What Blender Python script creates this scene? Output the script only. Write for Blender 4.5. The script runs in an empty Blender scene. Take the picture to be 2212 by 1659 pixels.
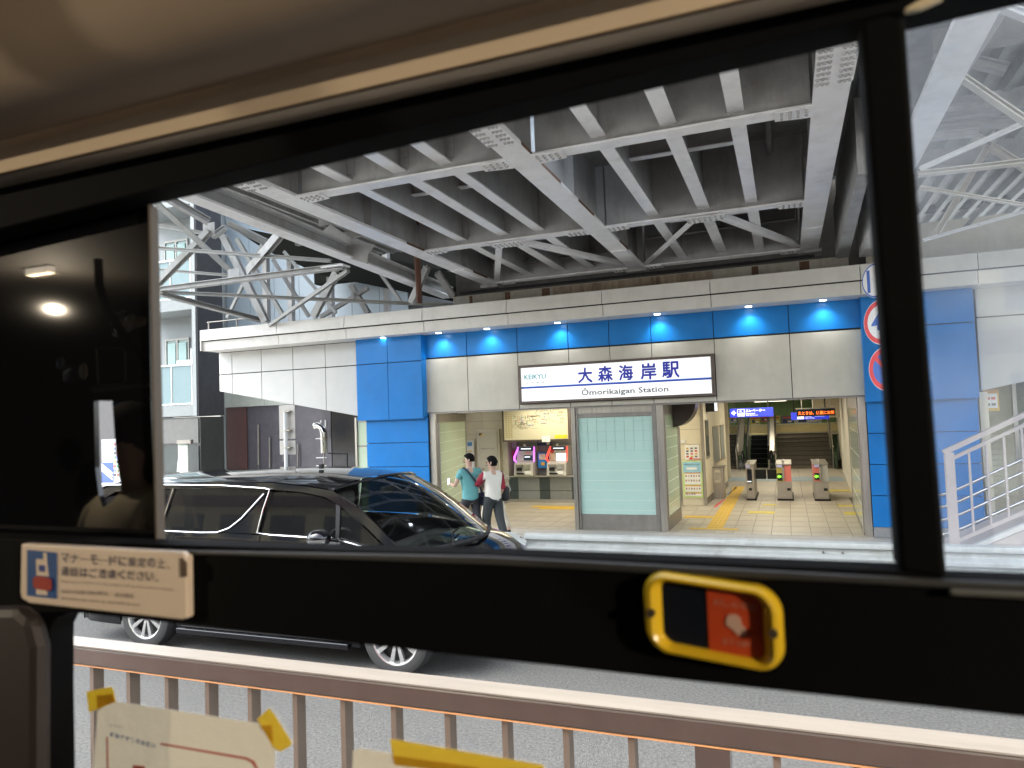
import bpy, bmesh, math, random
from mathutils import Vector, Matrix
random.seed(7)
R = math.radians
SC = bpy.context.scene
COL = SC.collection

# ------------------------------------------------------------------ camera
F_PX = 709.0
def _n(v): return Vector(v).normalized()
CY = _n((275, -23, -F_PX))
CX = Vector((1837, 99, 709.0)); CX = (CX - CX.dot(CY) * CY).normalized()
CZ = CX.cross(CY)
CAM = Vector((0, 0, 2.35))
cam_d = bpy.data.cameras.new("camera"); cam = bpy.data.objects.new("camera", cam_d); COL.objects.link(cam)
m = Matrix((CX, CY, CZ)).to_4x4(); m.translation = CAM
cam.matrix_world = m
cam_d.sensor_width = 36; cam_d.lens = 36 * F_PX / 1024
cam_d.clip_start = 0.02; cam_d.clip_end = 600
cam_d.dof.use_dof = True; cam_d.dof.focus_distance = 13.5; cam_d.dof.aperture_fstop = 6.5
SC.camera = cam

# ------------------------------------------------------------------ sky, sun, exposure
w = bpy.data.worlds.new("World"); SC.world = w; w.use_nodes = True
nt = w.node_tree; bg = nt.nodes["Background"]
sky = nt.nodes.new("ShaderNodeTexSky"); sky.sky_type = 'NISHITA'; sky.sun_disc = False
SUN_EL, SUN_AZ = 60, 235
sky.sun_elevation = R(SUN_EL); sky.sun_rotation = R(SUN_AZ); sky.dust_density = 3.0; sky.air_density = 1.0
hs_ = nt.nodes.new('ShaderNodeHueSaturation'); hs_.inputs['Saturation'].default_value = .42; nt.links.new(sky.outputs[0], hs_.inputs['Color']); nt.links.new(hs_.outputs[0], bg.inputs[0]); bg.inputs[1].default_value = 0.15
sl = bpy.data.lights.new("sun", 'SUN'); sl.energy = .5; sl.angle = R(70); sl.color = (1, .96, .9)
so = bpy.data.objects.new("sun", sl); COL.objects.link(so)
d = Vector((math.sin(R(SUN_AZ)) * math.cos(R(SUN_EL)), math.cos(R(SUN_AZ)) * math.cos(R(SUN_EL)), math.sin(R(SUN_EL))))
so.rotation_euler = d.to_track_quat('Z', 'Y').to_euler(); so.location = (0, 0, 40)
SC.view_settings.view_transform = 'Standard'; SC.view_settings.look = 'None'
SC.view_settings.exposure = 3.02; SC.view_settings.gamma = 1
SC.cycles.use_denoising = True
SC.cycles.max_bounces = 8; SC.cycles.diffuse_bounces = 4; SC.cycles.glossy_bounces = 4
SC.cycles.transparent_max_bounces = 16
SC.cycles.sample_clamp_indirect = 6
SC.cycles.caustics_reflective = False; SC.cycles.caustics_refractive = False

# ------------------------------------------------------------------ helpers
S2 = 2212 / 1024
def ray(x, y):          # survey helper: a sight line of the photograph, in world axes
    v = Vector((x / S2 - 512, -(y / S2 - 384), -F_PX)); return Vector((v.dot(CX), v.dot(CY), v.dot(CZ)))
def aty(x, y, Y): r = ray(x, y); return CAM + r * (Y / r.y)
def atz(x, y, Z): r = ray(x, y); return CAM + r * ((Z - CAM.z) / r.z)
def src(x, y): return x / 1.8517, y / 1.8517
def r2(x, y): return src(1700 + x * .8137, 1000 + y * .8137)
def r3(x, y): return src(2700 + x / 2.552, 1550 + y / 2.552)
def r1(x, y): return src(1700 + x / 2.3692, 1500 + y / 2.3692)
def rm(x, y): return src(2250 + x / 2.5529, 1550 + y / 2.5529)
def rl(x, y): return src(600 + x / 2.5518, 1250 + y / 2.5518)
def rt(x, y): return src(500 + x / 1.58, 600 + y / 1.58)
def rr(x, y): return src(3300 + x / 1.382, y / 1.382)
def rB(x, y): return src(x * .9042, 2100 + y * .9042)

MATS = {}
def mat(name, col, rough=.6, metal=0., var=.12, scale=6., bump=0., bscale=None, emit=0., alpha=None, dirt=0., coat=0., spec=None, stretch=None, dcol=(.12, .1, .08)):
    if name in MATS: return MATS[name]
    m = bpy.data.materials.new(name); m.use_nodes = True; MATS[name] = m
    t = m.node_tree; b = t.nodes["Principled BSDF"]
    b.inputs["Roughness"].default_value = rough; b.inputs["Metallic"].default_value = metal
    if spec is not None: b.inputs["Specular IOR Level"].default_value = spec
    if coat: b.inputs["Coat Weight"].default_value = coat; b.inputs["Coat Roughness"].default_value = .02
    tc = t.nodes.new("ShaderNodeTexCoord"); mp = t.nodes.new("ShaderNodeMapping"); t.links.new(tc.outputs["Object"], mp.inputs[0])
    if stretch: mp.inputs["Scale"].default_value = stretch
    nz = t.nodes.new("ShaderNodeTexNoise"); nz.inputs["Scale"].default_value = scale; nz.inputs["Detail"].default_value = 6; nz.inputs["Roughness"].default_value = .65
    t.links.new(mp.outputs[0], nz.inputs["Vector"])
    rp = t.nodes.new("ShaderNodeValToRGB")
    c = Vector(col)
    rp.color_ramp.elements[0].position = .3; rp.color_ramp.elements[1].position = .7
    rp.color_ramp.elements[0].color = (*(c * (1 - var)), 1); rp.color_ramp.elements[1].color = (*[min(1, q) for q in (c * (1 + var * .6))], 1)
    t.links.new(nz.outputs["Fac"], rp.inputs[0]); out = rp.outputs[0]
    if dirt:
        n2 = t.nodes.new("ShaderNodeTexNoise"); n2.inputs["Scale"].default_value = 1.3; n2.inputs["Detail"].default_value = 9; n2.inputs["Roughness"].default_value = .72
        m2 = t.nodes.new("ShaderNodeMapping"); m2.inputs["Scale"].default_value = (2.6, 2.6, .7); t.links.new(tc.outputs["Object"], m2.inputs[0]); t.links.new(m2.outputs[0], n2.inputs["Vector"])
        r2_ = t.nodes.new("ShaderNodeValToRGB"); r2_.color_ramp.elements[0].position = .5; r2_.color_ramp.elements[1].position = .72
        t.links.new(n2.outputs["Fac"], r2_.inputs[0])
        ml = t.nodes.new("ShaderNodeMath"); ml.operation = 'MULTIPLY'; ml.inputs[1].default_value = dirt; t.links.new(r2_.outputs[0], ml.inputs[0])
        mx = t.nodes.new("ShaderNodeMix"); mx.data_type = 'RGBA'; t.links.new(ml.outputs[0], mx.inputs[0]); t.links.new(out, mx.inputs[6]); mx.inputs[7].default_value = (*dcol, 1); out = mx.outputs[2]
    t.links.new(out, b.inputs["Base Color"])
    if bump:
        nb = t.nodes.new("ShaderNodeTexNoise"); nb.inputs["Scale"].default_value = bscale or scale * 4; nb.inputs["Detail"].default_value = 4
        t.links.new(tc.outputs["Object"], nb.inputs["Vector"])
        bp = t.nodes.new("ShaderNodeBump"); bp.inputs["Strength"].default_value = bump; bp.inputs["Distance"].default_value = .02
        t.links.new(nb.outputs["Fac"], bp.inputs["Height"]); t.links.new(bp.outputs[0], b.inputs["Normal"])
    if emit:
        b.inputs["Emission Color"].default_value = (*col, 1); b.inputs["Emission Strength"].default_value = emit
    return m

def glass(name, tint, transp, rough=.02, refl=.35, diff=None):
    """thin pane: see-through part, mirror part by Fresnel, optional milky part"""
    if name in MATS: return MATS[name]
    m = bpy.data.materials.new(name); m.use_nodes = True; MATS[name] = m
    t = m.node_tree; t.nodes.clear()
    o = t.nodes.new("ShaderNodeOutputMaterial")
    tr = t.nodes.new("ShaderNodeBsdfTransparent"); tr.inputs[0].default_value = (*tint, 1)
    df = t.nodes.new("ShaderNodeBsdfDiffuse"); df.inputs[0].default_value = (*(diff or (.01, .01, .01)), 1)
    m1 = t.nodes.new("ShaderNodeMixShader"); m1.inputs[0].default_value = transp; t.links.new(df.outputs[0], m1.inputs[1]); t.links.new(tr.outputs[0], m1.inputs[2])
    gl = t.nodes.new("ShaderNodeBsdfGlossy"); gl.inputs["Roughness"].default_value = rough
    lw = t.nodes.new("ShaderNodeLayerWeight"); lw.inputs[0].default_value = .5      # Schlick's Fresnel, the same from both sides
    pw = t.nodes.new("ShaderNodeMath"); pw.operation = 'POWER'; pw.inputs[1].default_value = 5; t.links.new(lw.outputs["Facing"], pw.inputs[0])
    ma = t.nodes.new("ShaderNodeMath"); ma.operation = 'MULTIPLY_ADD'; ma.inputs[1].default_value = .95; ma.inputs[2].default_value = .045; t.links.new(pw.outputs[0], ma.inputs[0])
    mu = t.nodes.new("ShaderNodeMath"); mu.operation = 'MULTIPLY'; mu.use_clamp = True; mu.inputs[1].default_value = refl; t.links.new(ma.outputs[0], mu.inputs[0])
    m2 = t.nodes.new("ShaderNodeMixShader"); t.links.new(mu.outputs[0], m2.inputs[0]); t.links.new(m1.outputs[0], m2.inputs[1]); t.links.new(gl.outputs[0], m2.inputs[2])
    t.links.new(m2.outputs[0], o.inputs[0])
    return m

class MB:
    def __init__(s): s.v = []; s.f = []; s.sm = False
    def poly3(s, pts, thick):          # pts: list of 3D, thick: vector
        n = len(s.v); k = len(pts); th = Vector(thick)
        s.v += [Vector(p) for p in pts] + [Vector(p) + th for p in pts]
        s.f += [list(range(n, n + k)), list(range(n + 2 * k - 1, n + k - 1, -1))]
        s.f += [[n + i, n + k + i, n + k + (i + 1) % k, n + (i + 1) % k] for i in range(k)]
        return s
    def sheet(s, pts): n = len(s.v); s.v += [Vector(p) for p in pts]; s.f.append(list(range(n, n + len(pts)))); return s
    def box(s, x0, x1, y0, y1, z0, z1):
        return s.poly3([(x0, y0, z0), (x1, y0, z0), (x1, y0, z1), (x0, y0, z1)], (0, y1 - y0, 0))
    def xz(s, pts, y0, y1): return s.poly3([(p[0], y0, p[1]) for p in pts], (0, y1 - y0, 0))
    def xy(s, pts, z0, z1): return s.poly3([(p[0], p[1], z0) for p in pts], (0, 0, z1 - z0))
    def yz(s, pts, x0, x1): return s.poly3([(x0, p[0], p[1]) for p in pts], (x1 - x0, 0, 0))
    def beam(s, a, b, w, h, up=(0, 0, 1)):   # rectangular bar from a to b
        a = Vector(a); b = Vector(b); d = (b - a); u = d.cross(Vector(up)).normalized(); v = u.cross(d).normalized()
        return s.poly3([a + u * w / 2 - v * h / 2, a - u * w / 2 - v * h / 2, a - u * w / 2 + v * h / 2, a + u * w / 2 + v * h / 2], d)
    def ibeam(s, a, b, w, h, up=(0, 0, 1), tf=.025, tw=.016):
        a = Vector(a); b = Vector(b); d = (b - a).normalized(); u = d.cross(Vector(up)).normalized(); v = u.cross(d).normalized()
        s.beam(a + v * tf / 2, b + v * tf / 2, w, tf, up); s.beam(a + v * (h - tf / 2), b + v * (h - tf / 2), w, tf, up)
        s.beam(a + v * h / 2, b + v * h / 2, tw, h - 2 * tf, up); return s
    def tube(s, pts, r, n=8, r1=None):
        pts = [Vector(p) for p in pts]; base = len(s.v); k = len(pts)
        for i, p in enumerate(pts):
            t = (pts[min(i + 1, k - 1)] - pts[max(i - 1, 0)]).normalized()
            ref = Vector((0, 0, 1)) if abs(t.z) < .9 else Vector((1, 0, 0))
            u = t.cross(ref).normalized(); v = u.cross(t)
            rr_ = r if r1 is None else r + (r1 - r) * i / (k - 1)
            if isinstance(rr_, (list, tuple)): rr_ = rr_[i]
            for j in range(n): a = 2 * math.pi * j / n; s.v.append(p + (u * math.cos(a) + v * math.sin(a)) * rr_)
        for i in range(k - 1):
            for j in range(n): s.f.append([base + i * n + j, base + i * n + (j + 1) % n, base + (i + 1) * n + (j + 1) % n, base + (i + 1) * n + j])
        s.f.append([base + j for j in range(n)][::-1]); s.f.append([base + (k - 1) * n + j for j in range(n)]); return s
    def grid(s, rows):                 # rows of points, one smooth sheet
        n = len(s.v); c = len(rows[0])
        for r_ in rows: s.v += [Vector(p) for p in r_]
        for i in range(len(rows) - 1):
            for j in range(c - 1): s.f.append([n + i * c + j, n + i * c + j + 1, n + (i + 1) * c + j + 1, n + (i + 1) * c + j])
        return s
    def ball(s, c, r, n=12, m=8):
        c = Vector(c); r = Vector(r) if not isinstance(r, (int, float)) else Vector((r, r, r)); rows = []
        for i in range(m + 1):
            a = math.pi * (i / m) * .998 + .003; rows.append([c + Vector((math.sin(a) * math.cos(2 * math.pi * j / n) * r.x, math.sin(a) * math.sin(2 * math.pi * j / n) * r.y, math.cos(a) * r.z)) for j in range(n + 1)])
        return s.grid(rows)
    def build(s, name, material, parent=None, smooth=False, bevel=0, kind=None, label=None):
        base = Vector((0, 0, 0)); p = parent
        while p is not None: base += p.location; p = p.parent
        me = bpy.data.meshes.new(name); me.from_pydata([tuple(v - base) for v in s.v], [], s.f); me.materials.append(material)
        bm = bmesh.new(); bm.from_mesh(me)
        if smooth: bmesh.ops.remove_doubles(bm, verts=bm.verts, dist=1e-5)
        bmesh.ops.recalc_face_normals(bm, faces=bm.faces)
        if smooth:
            for f in bm.faces: f.smooth = True
            for e in bm.edges:
                if len(e.link_faces) == 2 and e.calc_face_angle(0) > .7: e.smooth = False
        bm.to_mesh(me); bm.free()
        o = bpy.data.objects.new(name, me); COL.objects.link(o)
        if parent is not None: o.parent = parent
        if bevel: b = o.modifiers.new("edge", 'BEVEL'); b.width = bevel; b.segments = 2; b.limit_method = 'ANGLE'
        if kind: o["kind"] = kind
        if label: o["label"] = label
        return o

def tag(o, label, cat, group=None, kind=None):
    if label: o["label"] = label
    if cat: o["category"] = cat
    if group: o["group"] = group
    if kind: o["kind"] = kind
    return o
def thing(name, loc, label, cat, group=None, rotz=0):
    o = bpy.data.objects.new(name, None); COL.objects.link(o); o.location = loc; o.rotation_euler = (0, 0, rotz); o.empty_display_size = .1
    return tag(o, label, cat, group)
def copy_tree(o, loc, label=None, parent=None):
    c = o.copy(); COL.objects.link(c)
    if parent is not None: c.parent = parent
    else:
        c.location = loc
        if label: c["label"] = label
    for ch in list(o.children): copy_tree(ch, None, None, c)
    return c
CJK = None
def text(s, x0, x1, z0, z1, y, material, parent, name="lettering", thick=.003, bold=0., fat=0.):
    cu = bpy.data.curves.new("t", 'FONT'); cu.body = s; cu.resolution_u = 2; cu.offset = bold
    to = bpy.data.objects.new("t", cu); COL.objects.link(to)
    dg = bpy.context.evaluated_depsgraph_get(); me = bpy.data.meshes.new_from_object(to.evaluated_get(dg))
    bpy.data.objects.remove(to); bpy.data.curves.remove(cu)
    if not me.vertices: return None
    xs = [v.co.x for v in me.vertices]; ys = [v.co.y for v in me.vertices]
    ax, bx, ay, by = min(xs), max(xs), min(ys), max(ys)
    base = Vector((0, 0, 0)); p = parent
    while p is not None: base += p.location; p = p.parent
    for v in me.vertices:
        v.co = Vector((x0 + (v.co.x - ax) / (bx - ax) * (x1 - x0), y, z0 + (v.co.y - ay) / max(by - ay, 1e-6) * (z1 - z0))) - base
    if fat:
        vs = [tuple(v.co) for v in me.vertices]; fs = [list(p.vertices) for p in me.polygons]; V2 = []; F2 = []
        for q, (dx, dz) in enumerate(((0, 0), (fat, 0), (-fat, 0), (0, fat), (0, -fat), (fat * .7, fat * .7), (-fat * .7, -fat * .7))):
            b = len(V2); V2 += [(v[0] + dx, v[1] - .0004 * q, v[2] + dz) for v in vs]; F2 += [[i + b for i in f] for f in fs]
        me = bpy.data.meshes.new(name); me.from_pydata(V2, [], F2)
    me.name = name; me.materials.clear(); me.materials.append(material)
    o = bpy.data.objects.new(name, me); COL.objects.link(o); o.parent = parent
    return o

# ------------------------------------------------------------------ materials
BEIGE = mat("beige_panel_enamel", (.54, .505, .425), .38, var=.1, scale=2.2, dirt=.22, bump=.05, bscale=30, dcol=(.28, .25, .2))
FASCIA = mat("fascia_panel_paint", (.64, .62, .575), .4, var=.07, scale=3, dirt=.2, dcol=(.3, .26, .2))
BLUE = mat("blue_panel_enamel", (.008, .185, .54), .35, spec=.3, var=.1, scale=2, dirt=.12, dcol=(.1, .2, .35))
JOINT = mat("dark_joint_backing", (.035, .035, .035), .8)
STEEL = mat("brushed_stainless_steel", (.46, .43, .38), .34, .85, var=.18, scale=3, stretch=(8, 8, .6))
STEEL_D = mat("dull_steel_trim", (.28, .26, .235), .42, .7, var=.2, scale=5)
CONC = mat("stained_concrete", (.40, .38, .33), .85, var=.18, scale=4, dirt=.55, bump=.3, bscale=40)
RUST = mat("rust_brown", (.16, .07, .03), .85, var=.35, scale=9, bump=.4)
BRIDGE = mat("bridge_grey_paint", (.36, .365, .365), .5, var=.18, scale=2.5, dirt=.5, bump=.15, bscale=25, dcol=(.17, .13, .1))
BRIDGE_L = mat("bridge_paint_underlit", (.78, .785, .80), .33, var=.08, scale=3, dirt=.3, bump=.1, bscale=30, dcol=(.26, .2, .15))  # paler copy of the bridge paint; light from below is in the colour
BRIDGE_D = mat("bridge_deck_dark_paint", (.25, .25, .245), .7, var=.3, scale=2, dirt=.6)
ASPH = mat("asphalt", (.120, .119, .113), .85, var=.55, scale=42, bump=1.0, bscale=120, dirt=.4, dcol=(.07, .07, .07))
PAVE = mat("pavement_concrete", (.42, .40, .37), .8, var=.14, scale=14, bump=.2)
TILE = mat("station_floor_tile", (.40, .355, .29), .42, var=.12, scale=3, dirt=.15, dcol=(.2, .17, .13))
TILE2 = mat("station_floor_tile_warm", (.425, .38, .31), .42, var=.12, scale=3, dirt=.15, dcol=(.2, .17, .13))
YEL = mat("tactile_yellow", (.62, .40, .06), .6, var=.2, scale=20)
WHITE = mat("white_paint", (.78, .78, .76), .5, var=.06)
CREAM = mat("cream_wall_tile", (.66, .60, .46), .38, var=.06, scale=2)
BLACK = mat("black_plastic", (.012, .012, .013), .6, spec=.3)
BUSBLK = mat("bus_black_trim", (.002, .002, .0023), .8, spec=.08, var=.3)
BLKG = mat("black_gloss", (.01, .01, .012), .12)
CHROME = mat("chrome", (.62, .62, .62), .08, 1.0, var=.03)
RUBBER = mat("tyre_rubber", (.03, .03, .03), .8)
RED = mat("red_paint", (.62, .03, .03), .45)
NAVY = mat("navy_print", (.02, .03, .32), .5)
MINT = mat("mint_glass_tile", (.45, .64, .57), .12, var=.05, scale=1.5, spec=.5)
MINT2 = mat("pale_green_glass_tile", (.50, .60, .44), .15, var=.05, scale=1.5)
GROUT = mat("pale_glass_seam", (.68, .75, .66), .5)
BRZ = mat("brown_bronze_steel", (.13, .10, .085), .45, .4, var=.15)
SHADE = mat("white_powder_coat", (.66, .67, .67), .45, var=.06, scale=4)
# ================================================================== GROUND
g = MB().box(-90, 60, -60, 90, -.4, -.02).build("ground", PAVE); tag(g, "flat paved ground around the station", None, kind="structure"); del g["label"]
def struct(o, **k):
    o["kind"] = "structure"; return o
struct(MB().box(-60, 40, 1.9, 10.72, -.06, 0).build("road", ASPH)); struct(MB().box(-60, 40, -12, 1.9, -.06, 0).build("bounce_ground", mat("bounce_ground_pale", (.5, .49, .46), .8, var=.12, scale=6, dirt=.3)))  # second slab: unseen pale ground added to bounce light under the bridge
st = MB(); st.box(-60, 40, 9.95, 10.07, 0, .004); struct(st.build("road_marking", mat("road_line_paint", (.6, .6, .58), .7, var=.25, scale=30)))
struct(MB().box(-60, 40, 10.9, 13.42, -.02, .1).build("pavement", PAVE))
# kerb stones, one by one near the opening
kerb = tag(thing("kerb", (0, 10.8, 0), "row of concrete kerb stones under the steel guardrail with worn yellow paint", "kerb"), "row of concrete kerb stones under the steel guardrail with worn yellow paint", "kerb")
KC = mat("kerb_concrete", (.33, .30, .26), .85, var=.2, scale=12, dirt=.4); KY = mat("kerb_yellow_paint", (.60, .47, .07), .7, var=.25, scale=18, dirt=.5)
x = -7.2; i = 0
while x < 3.2:
    yel = x > -.1 and x < 1.1 and (i % 3 != 1)
    MB().box(x + .006, x + .294, 10.74, 10.9, -.02, .125).build("kerb_stone", KY if yel else KC, kerb); x += .3; i += 1
for a, b in ((-60, -7.2), (3.3, 40)): MB().box(a, b, 10.74, 10.9, -.02, .125).build("kerb_run", KC, kerb)

# station floor
fl = struct(MB().box(-9.0, 2.6, 13.42, 34, -.02, .092).build("station_floor", mat("floor_grout", (.16, .14, .115), .8)))
tm = {}
for j, (y0, y1) in enumerate([(13.44, 13.76)] + [(13.77 + k * .66, 13.77 + k * .66 + .65) for k in range(8)]):
    for i in range(25):
        x0 = -6.97 + i * .33
        if x0 > 1.2: continue
        key = (round(y1 - y0, 2), (i * 7 + j * 3) % 5 < 2)
        if key not in tm:
            o = MB().box(0, .322, 0, y1 - y0 - .005, .06, .1).build("floor_tile", TILE2 if key[1] else TILE, fl); tm[key] = o.data; o.location = (x0, y0, 0)
        else:
            o = bpy.data.objects.new("floor_tile", tm[key]); COL.objects.link(o); o.parent = fl; o.location = (x0, y0, 0)
mb = MB()
for j in range(18):
    for i in range(14): mb.box(-7.0 + i * .66, -7.0 + i * .66 + .65, 19.06 + j * .66, 19.06 + j * .66 + .65, .06, .1)
mb.build("far_floor_tiles", TILE, fl, kind="stuff")
# tactile guidance path
tp = tag(thing("tactile_paving", (-1.3, 14, .1), "ridged yellow tactile path leading from the pavement to the leftmost ticket gate", "tactile paving"), None, None)
def lane(x0, x1, y0, y1, ribs=4, lenw=True):
    n = max(1, round((y1 - y0) / .3))
    for k in range(n):
        a = y0 + (y1 - y0) * k / n; b = y0 + (y1 - y0) * (k + 1) / n - .006
        mb = MB().box(x0, x1, a, b, .1, .104)
        for r in range(ribs): c = x0 + (x1 - x0) * (r + .5) / ribs; mb.box(c - .012, c + .012, a + .015, b - .015, .104, .109)
        mb.build("tactile_block", YEL, tp)
lane(-1.55, -1.25, 14.05, 21.6)
for x in [-1.85 + k * .3 for k in range(3)]: MB().box(x, x + .29, 13.86, 14.02, .1, .106).build("tactile_block", YEL, tp)
for x in (-2.15, -1.85): MB().box(x, x + .29, 15.3, 15.6, .1, .106).build("tactile_block", YEL, tp)
tp2 = thing("tactile_paving", (-5.6, 16.4, .1), "patch of yellow tactile blocks on the floor in front of the ticket machines", "tactile paving")
for x, y in ((-5.75, 16.6), (-5.45, 16.6), (-5.75, 16.3), (-5.45, 16.3), (-5.15, 16.6), (-5.15, 16.3), (-6.05, 16.6)): MB().box(x, x + .29, y, y + .29, .1, .106).build("tactile_block", YEL, tp2)
FP = mat("worn_yellow_floor_sticker", (.62, .50, .05), .5, var=.3, scale=14, dirt=.5)
for n_, (x0, x1, y0, y1, lb) in enumerate([(-.90, -.36, 16.1, 16.45, "worn yellow footprint floor sticker nearest the left pair of gates"), (-.64, -.34, 17.45, 17.7, "small yellow floor sticker just before the middle ticket gate"),
        (1.0, 1.3, 16.1, 16.5, "yellow floor sticker beside the right glass side wall nearest the street"), (.95, 1.3, 17.4, 17.65, "narrow yellow floor sticker beside the right glass wall, level with the gates"),
        (.9, 1.5, 20.4, 20.8, "yellow strip on the floor behind the right ticket gate")]):
    tag(MB().box(x0, x1, y0, y1, .1, .104).build("floor_sticker", FP), lb, "floor sticker", "yellow stickers on the station floor")
tag(MB().poly3([(-1.70, 17.1, .1), (-1.64, 17.1, .1), (-1.56, 18.6, .1), (-1.60, 18.6, .1)], (0, 0, .004)).build("floor_stripe", RED), "short red stripe on the floor beside the steel cabinet", "floor stripe")
tag(MB().poly3([(-1.60, 19.5, .1), (-1.54, 19.5, .1), (-1.44, 21.4, .1), (-1.5, 21.4, .1)], (0, 0, .004)).build("floor_stripe", mat("blue_floor_tape", (.12, .28, .5), .5)), "blue stripe on the floor left of the tactile path", "floor stripe")
GB = mat("blue_grey_floor_band", (.26, .33, .38), .5)
tag(MB().box(-2.0, 1.5, 23.2, 24.6, .1, .104).build("floor_band", GB), "wide blue-grey band across the floor behind the ticket gates", "floor band")

# ================================================================== STATION FRONT
sb = thing("station_building", (-3, 13.5, 0), "station front with white canopy fascia, blue band and beige enamel panels", "station building")
YF = 13.5; TH = .03
def panel(pts, y, m, name, th=TH, lab=None): return MB().xz(pts, y, y + th).build(name, m, sb, bevel=.004, label=lab)
def rect(x0, x1, z0, z1): g_ = .007; return [(x0 + g_, z0 + g_), (x1 - g_, z0 + g_), (x1 - g_, z1 - g_), (x0 + g_, z1 - g_)]
# backing walls behind the joints
MB().xz([(-12.8, 3.24), (-8.85, 2.5), (-7.19, 2.5), (1.25, 2.5), (1.25, 4.2), (-12.8, 4.2)], 13.531, 13.62).build("backing_wall", JOINT, sb)
MB().xz([(2.9, 2.52), (7.0, 3.2), (7.0, 4.2), (2.9, 4.2)], 13.531, 13.62).build("backing_wall", JOINT, sb)
BX = [-7.19, -6.2, -5.066, -3.985, -3.155, -2.345, -1.193, .103, 1.262]
for a, b in zip(BX, BX[1:]):
    panel(rect(a, b, 3.665, 4.2), 13.49, BLUE, "blue_panel")
SX0, SX1 = -5.066, -1.193
for a, b in zip(BX, BX[1:]):
    if b <= SX0 + .01 or a >= SX1 - .01: panel(rect(a, b, 2.5, 3.65), YF, BEIGE, "wall_panel")
    else:
        panel(rect(a, b, 3.375, 3.65), YF, BEIGE, "wall_panel"); panel(rect(a, b, 2.5, 2.6), YF, BEIGE, "wall_panel")
# lower edge drip
MB().box(-7.19, 1.26, 13.49, 13.64, 2.475, 2.5).build("wall_drip_edge", STEEL_D, sb)
# left slanted beige wall
LX = [-12.84, -12.44, -11.56, -10.65, -9.75, -8.9]
def zl(x): return 3.22 + (x + 12.84) / (12.84 - 8.87) * (2.48 - 3.22)
WL = mat("pale_wall_panel", (.52, .52, .50), .4, var=.06, scale=2, dirt=.12, dcol=(.3, .3, .28))
for a, b in zip(LX, LX[1:]):
    panel(rect(a, b, 3.63, 4.16), YF, WL, "wall_panel")
    panel([(a + .007, zl(a) + .007), (b - .007, zl(b) + .007), (b - .007, 3.616), (a + .007, 3.616)], YF, WL, "wall_panel")
MB().xy([(-12.84, 13.53), (-12.84, 16.5), (-12.8, 16.5), (-12.8, 13.53)], 3.22, 4.16).build("return_wall", WL, sb)
# right slanted wall
RX = [2.95, 4.2, 5.6, 7.0]
def zr(x): return 2.5 + (x - 2.95) * .2
for a, b in zip(RX, RX[1:]):
    panel(rect(a, b, 3.70, 4.19), YF, WL, "wall_panel")
    panel([(a + .007, zr(a)), (b - .007, zr(b)), (b - .007, 3.686), (a + .007, 3.686)], YF, WL, "wall_panel")
# blue pillars: lower shaft and boxed head
def blue_pillar(x0, x1, hx0, hx1, hy, joints, split, foot):
    MB().box(x0 + .02, x1 - .02, 13.47, 14.0, 0.1, 2.42).build("pillar_core", JOINT, sb)
    zs = [foot] + joints + [2.41]
    for a, b in zip(zs, zs[1:]): MB().box(x0, x1, 13.43, 13.47, a + .006, b - .006).build("blue_panel", BLUE, sb, bevel=.004)
    MB().box(x0, x1, 13.44, 13.5, .1, foot).build("pillar_plinth", mat("grey_granite", (.28, .28, .28), .6, var=.2, scale=40), sb)
    MB().box(hx0 + .02, hx1 - .02, hy + .03, 13.9, 2.41, 4.18).build("pillar_head_core", JOINT, sb)
    xs = [hx0] + split + [hx1]
    for a, b in zip(xs, xs[1:]):
        MB().box(a + .005, b - .005, hy, hy + .03, 2.385, 3.605).build("blue_panel", BLUE, sb, bevel=.004)
        MB().box(a + .005, b - .005, hy, hy + .03, 3.62, 4.17).build("blue_panel", BLUE, sb, bevel=.004)
    for xx in (hx0, hx1):
        s_ = 1 if xx == hx0 else -1
        MB().box(min(xx, xx + .02 * s_), max(xx, xx + .02 * s_), hy + .031, 13.6, 2.385, 4.17).build("blue_panel", BLUE, sb)
blue_pillar(-8.66, -7.14, -8.80, -7.17, 13.3, [.33, .85, 1.36, 1.88], [-8.0], .12)
blue_pillar(1.262, 2.88, 1.25, 2.89, 13.3, [.80, 1.325, 1.85], [], .27)
# narrow glazed strip left of the left pillar
gs = MB().box(-9.0, -8.68, 13.6, 13.63, .1, 2.46).build("side_glass_strip", MINT2, sb)
for zz in (.75, 1.28, 1.8, 2.35): MB().box(-9.0, -8.68, 13.585, 13.6, zz, zz + .035).build("glazing_bar", STEEL_D, gs)
MB().box(-9.05, -9.0, 13.56, 13.64, .1, 2.46).build("glazing_post", STEEL, gs)
# canopy fascia in two tiers + soffit
JX = [-12.83, -10.62, -8.82, -6.92, -5.05, -3.13, -1.165, 1.235, 2.9, 5.0, 7.2]
for k, (a, b) in enumerate(zip(JX, JX[1:])):
    MB().poly3([(a + .006, 12.9, 4.40), (b - .006, 12.9, 4.40), (b - .006, 12.93, 4.655), (a + .006, 12.93, 4.655)], (0, .03, 0)).build("upper_fascia_panel", FASCIA, sb, bevel=.004)
    MB().poly3([(a + .006, 12.985, 4.165), (b - .006, 12.985, 4.165), (b - .006, 12.975, 4.385), (a + .006, 12.975, 4.385)], (0, .03, 0)).build("lower_fascia_panel", FASCIA, sb, bevel=.004)
    MB().box(a + .004, b - .004, 13.0, 13.5, 4.165, 4.18).build("soffit_panel", mat("soffit_white", (.66, .65, .62), .5, var=.05), sb)
MB().box(-12.8, 7.2, 13.03, 13.6, 4.2, 4.62).build("canopy_core", JOINT, sb)
MB().box(-12.84, 7.2, 12.93, 15.2, 4.62, 4.66).build("canopy_cap", mat("canopy_cap_metal", (.42, .42, .40), .5, .3), sb)
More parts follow.
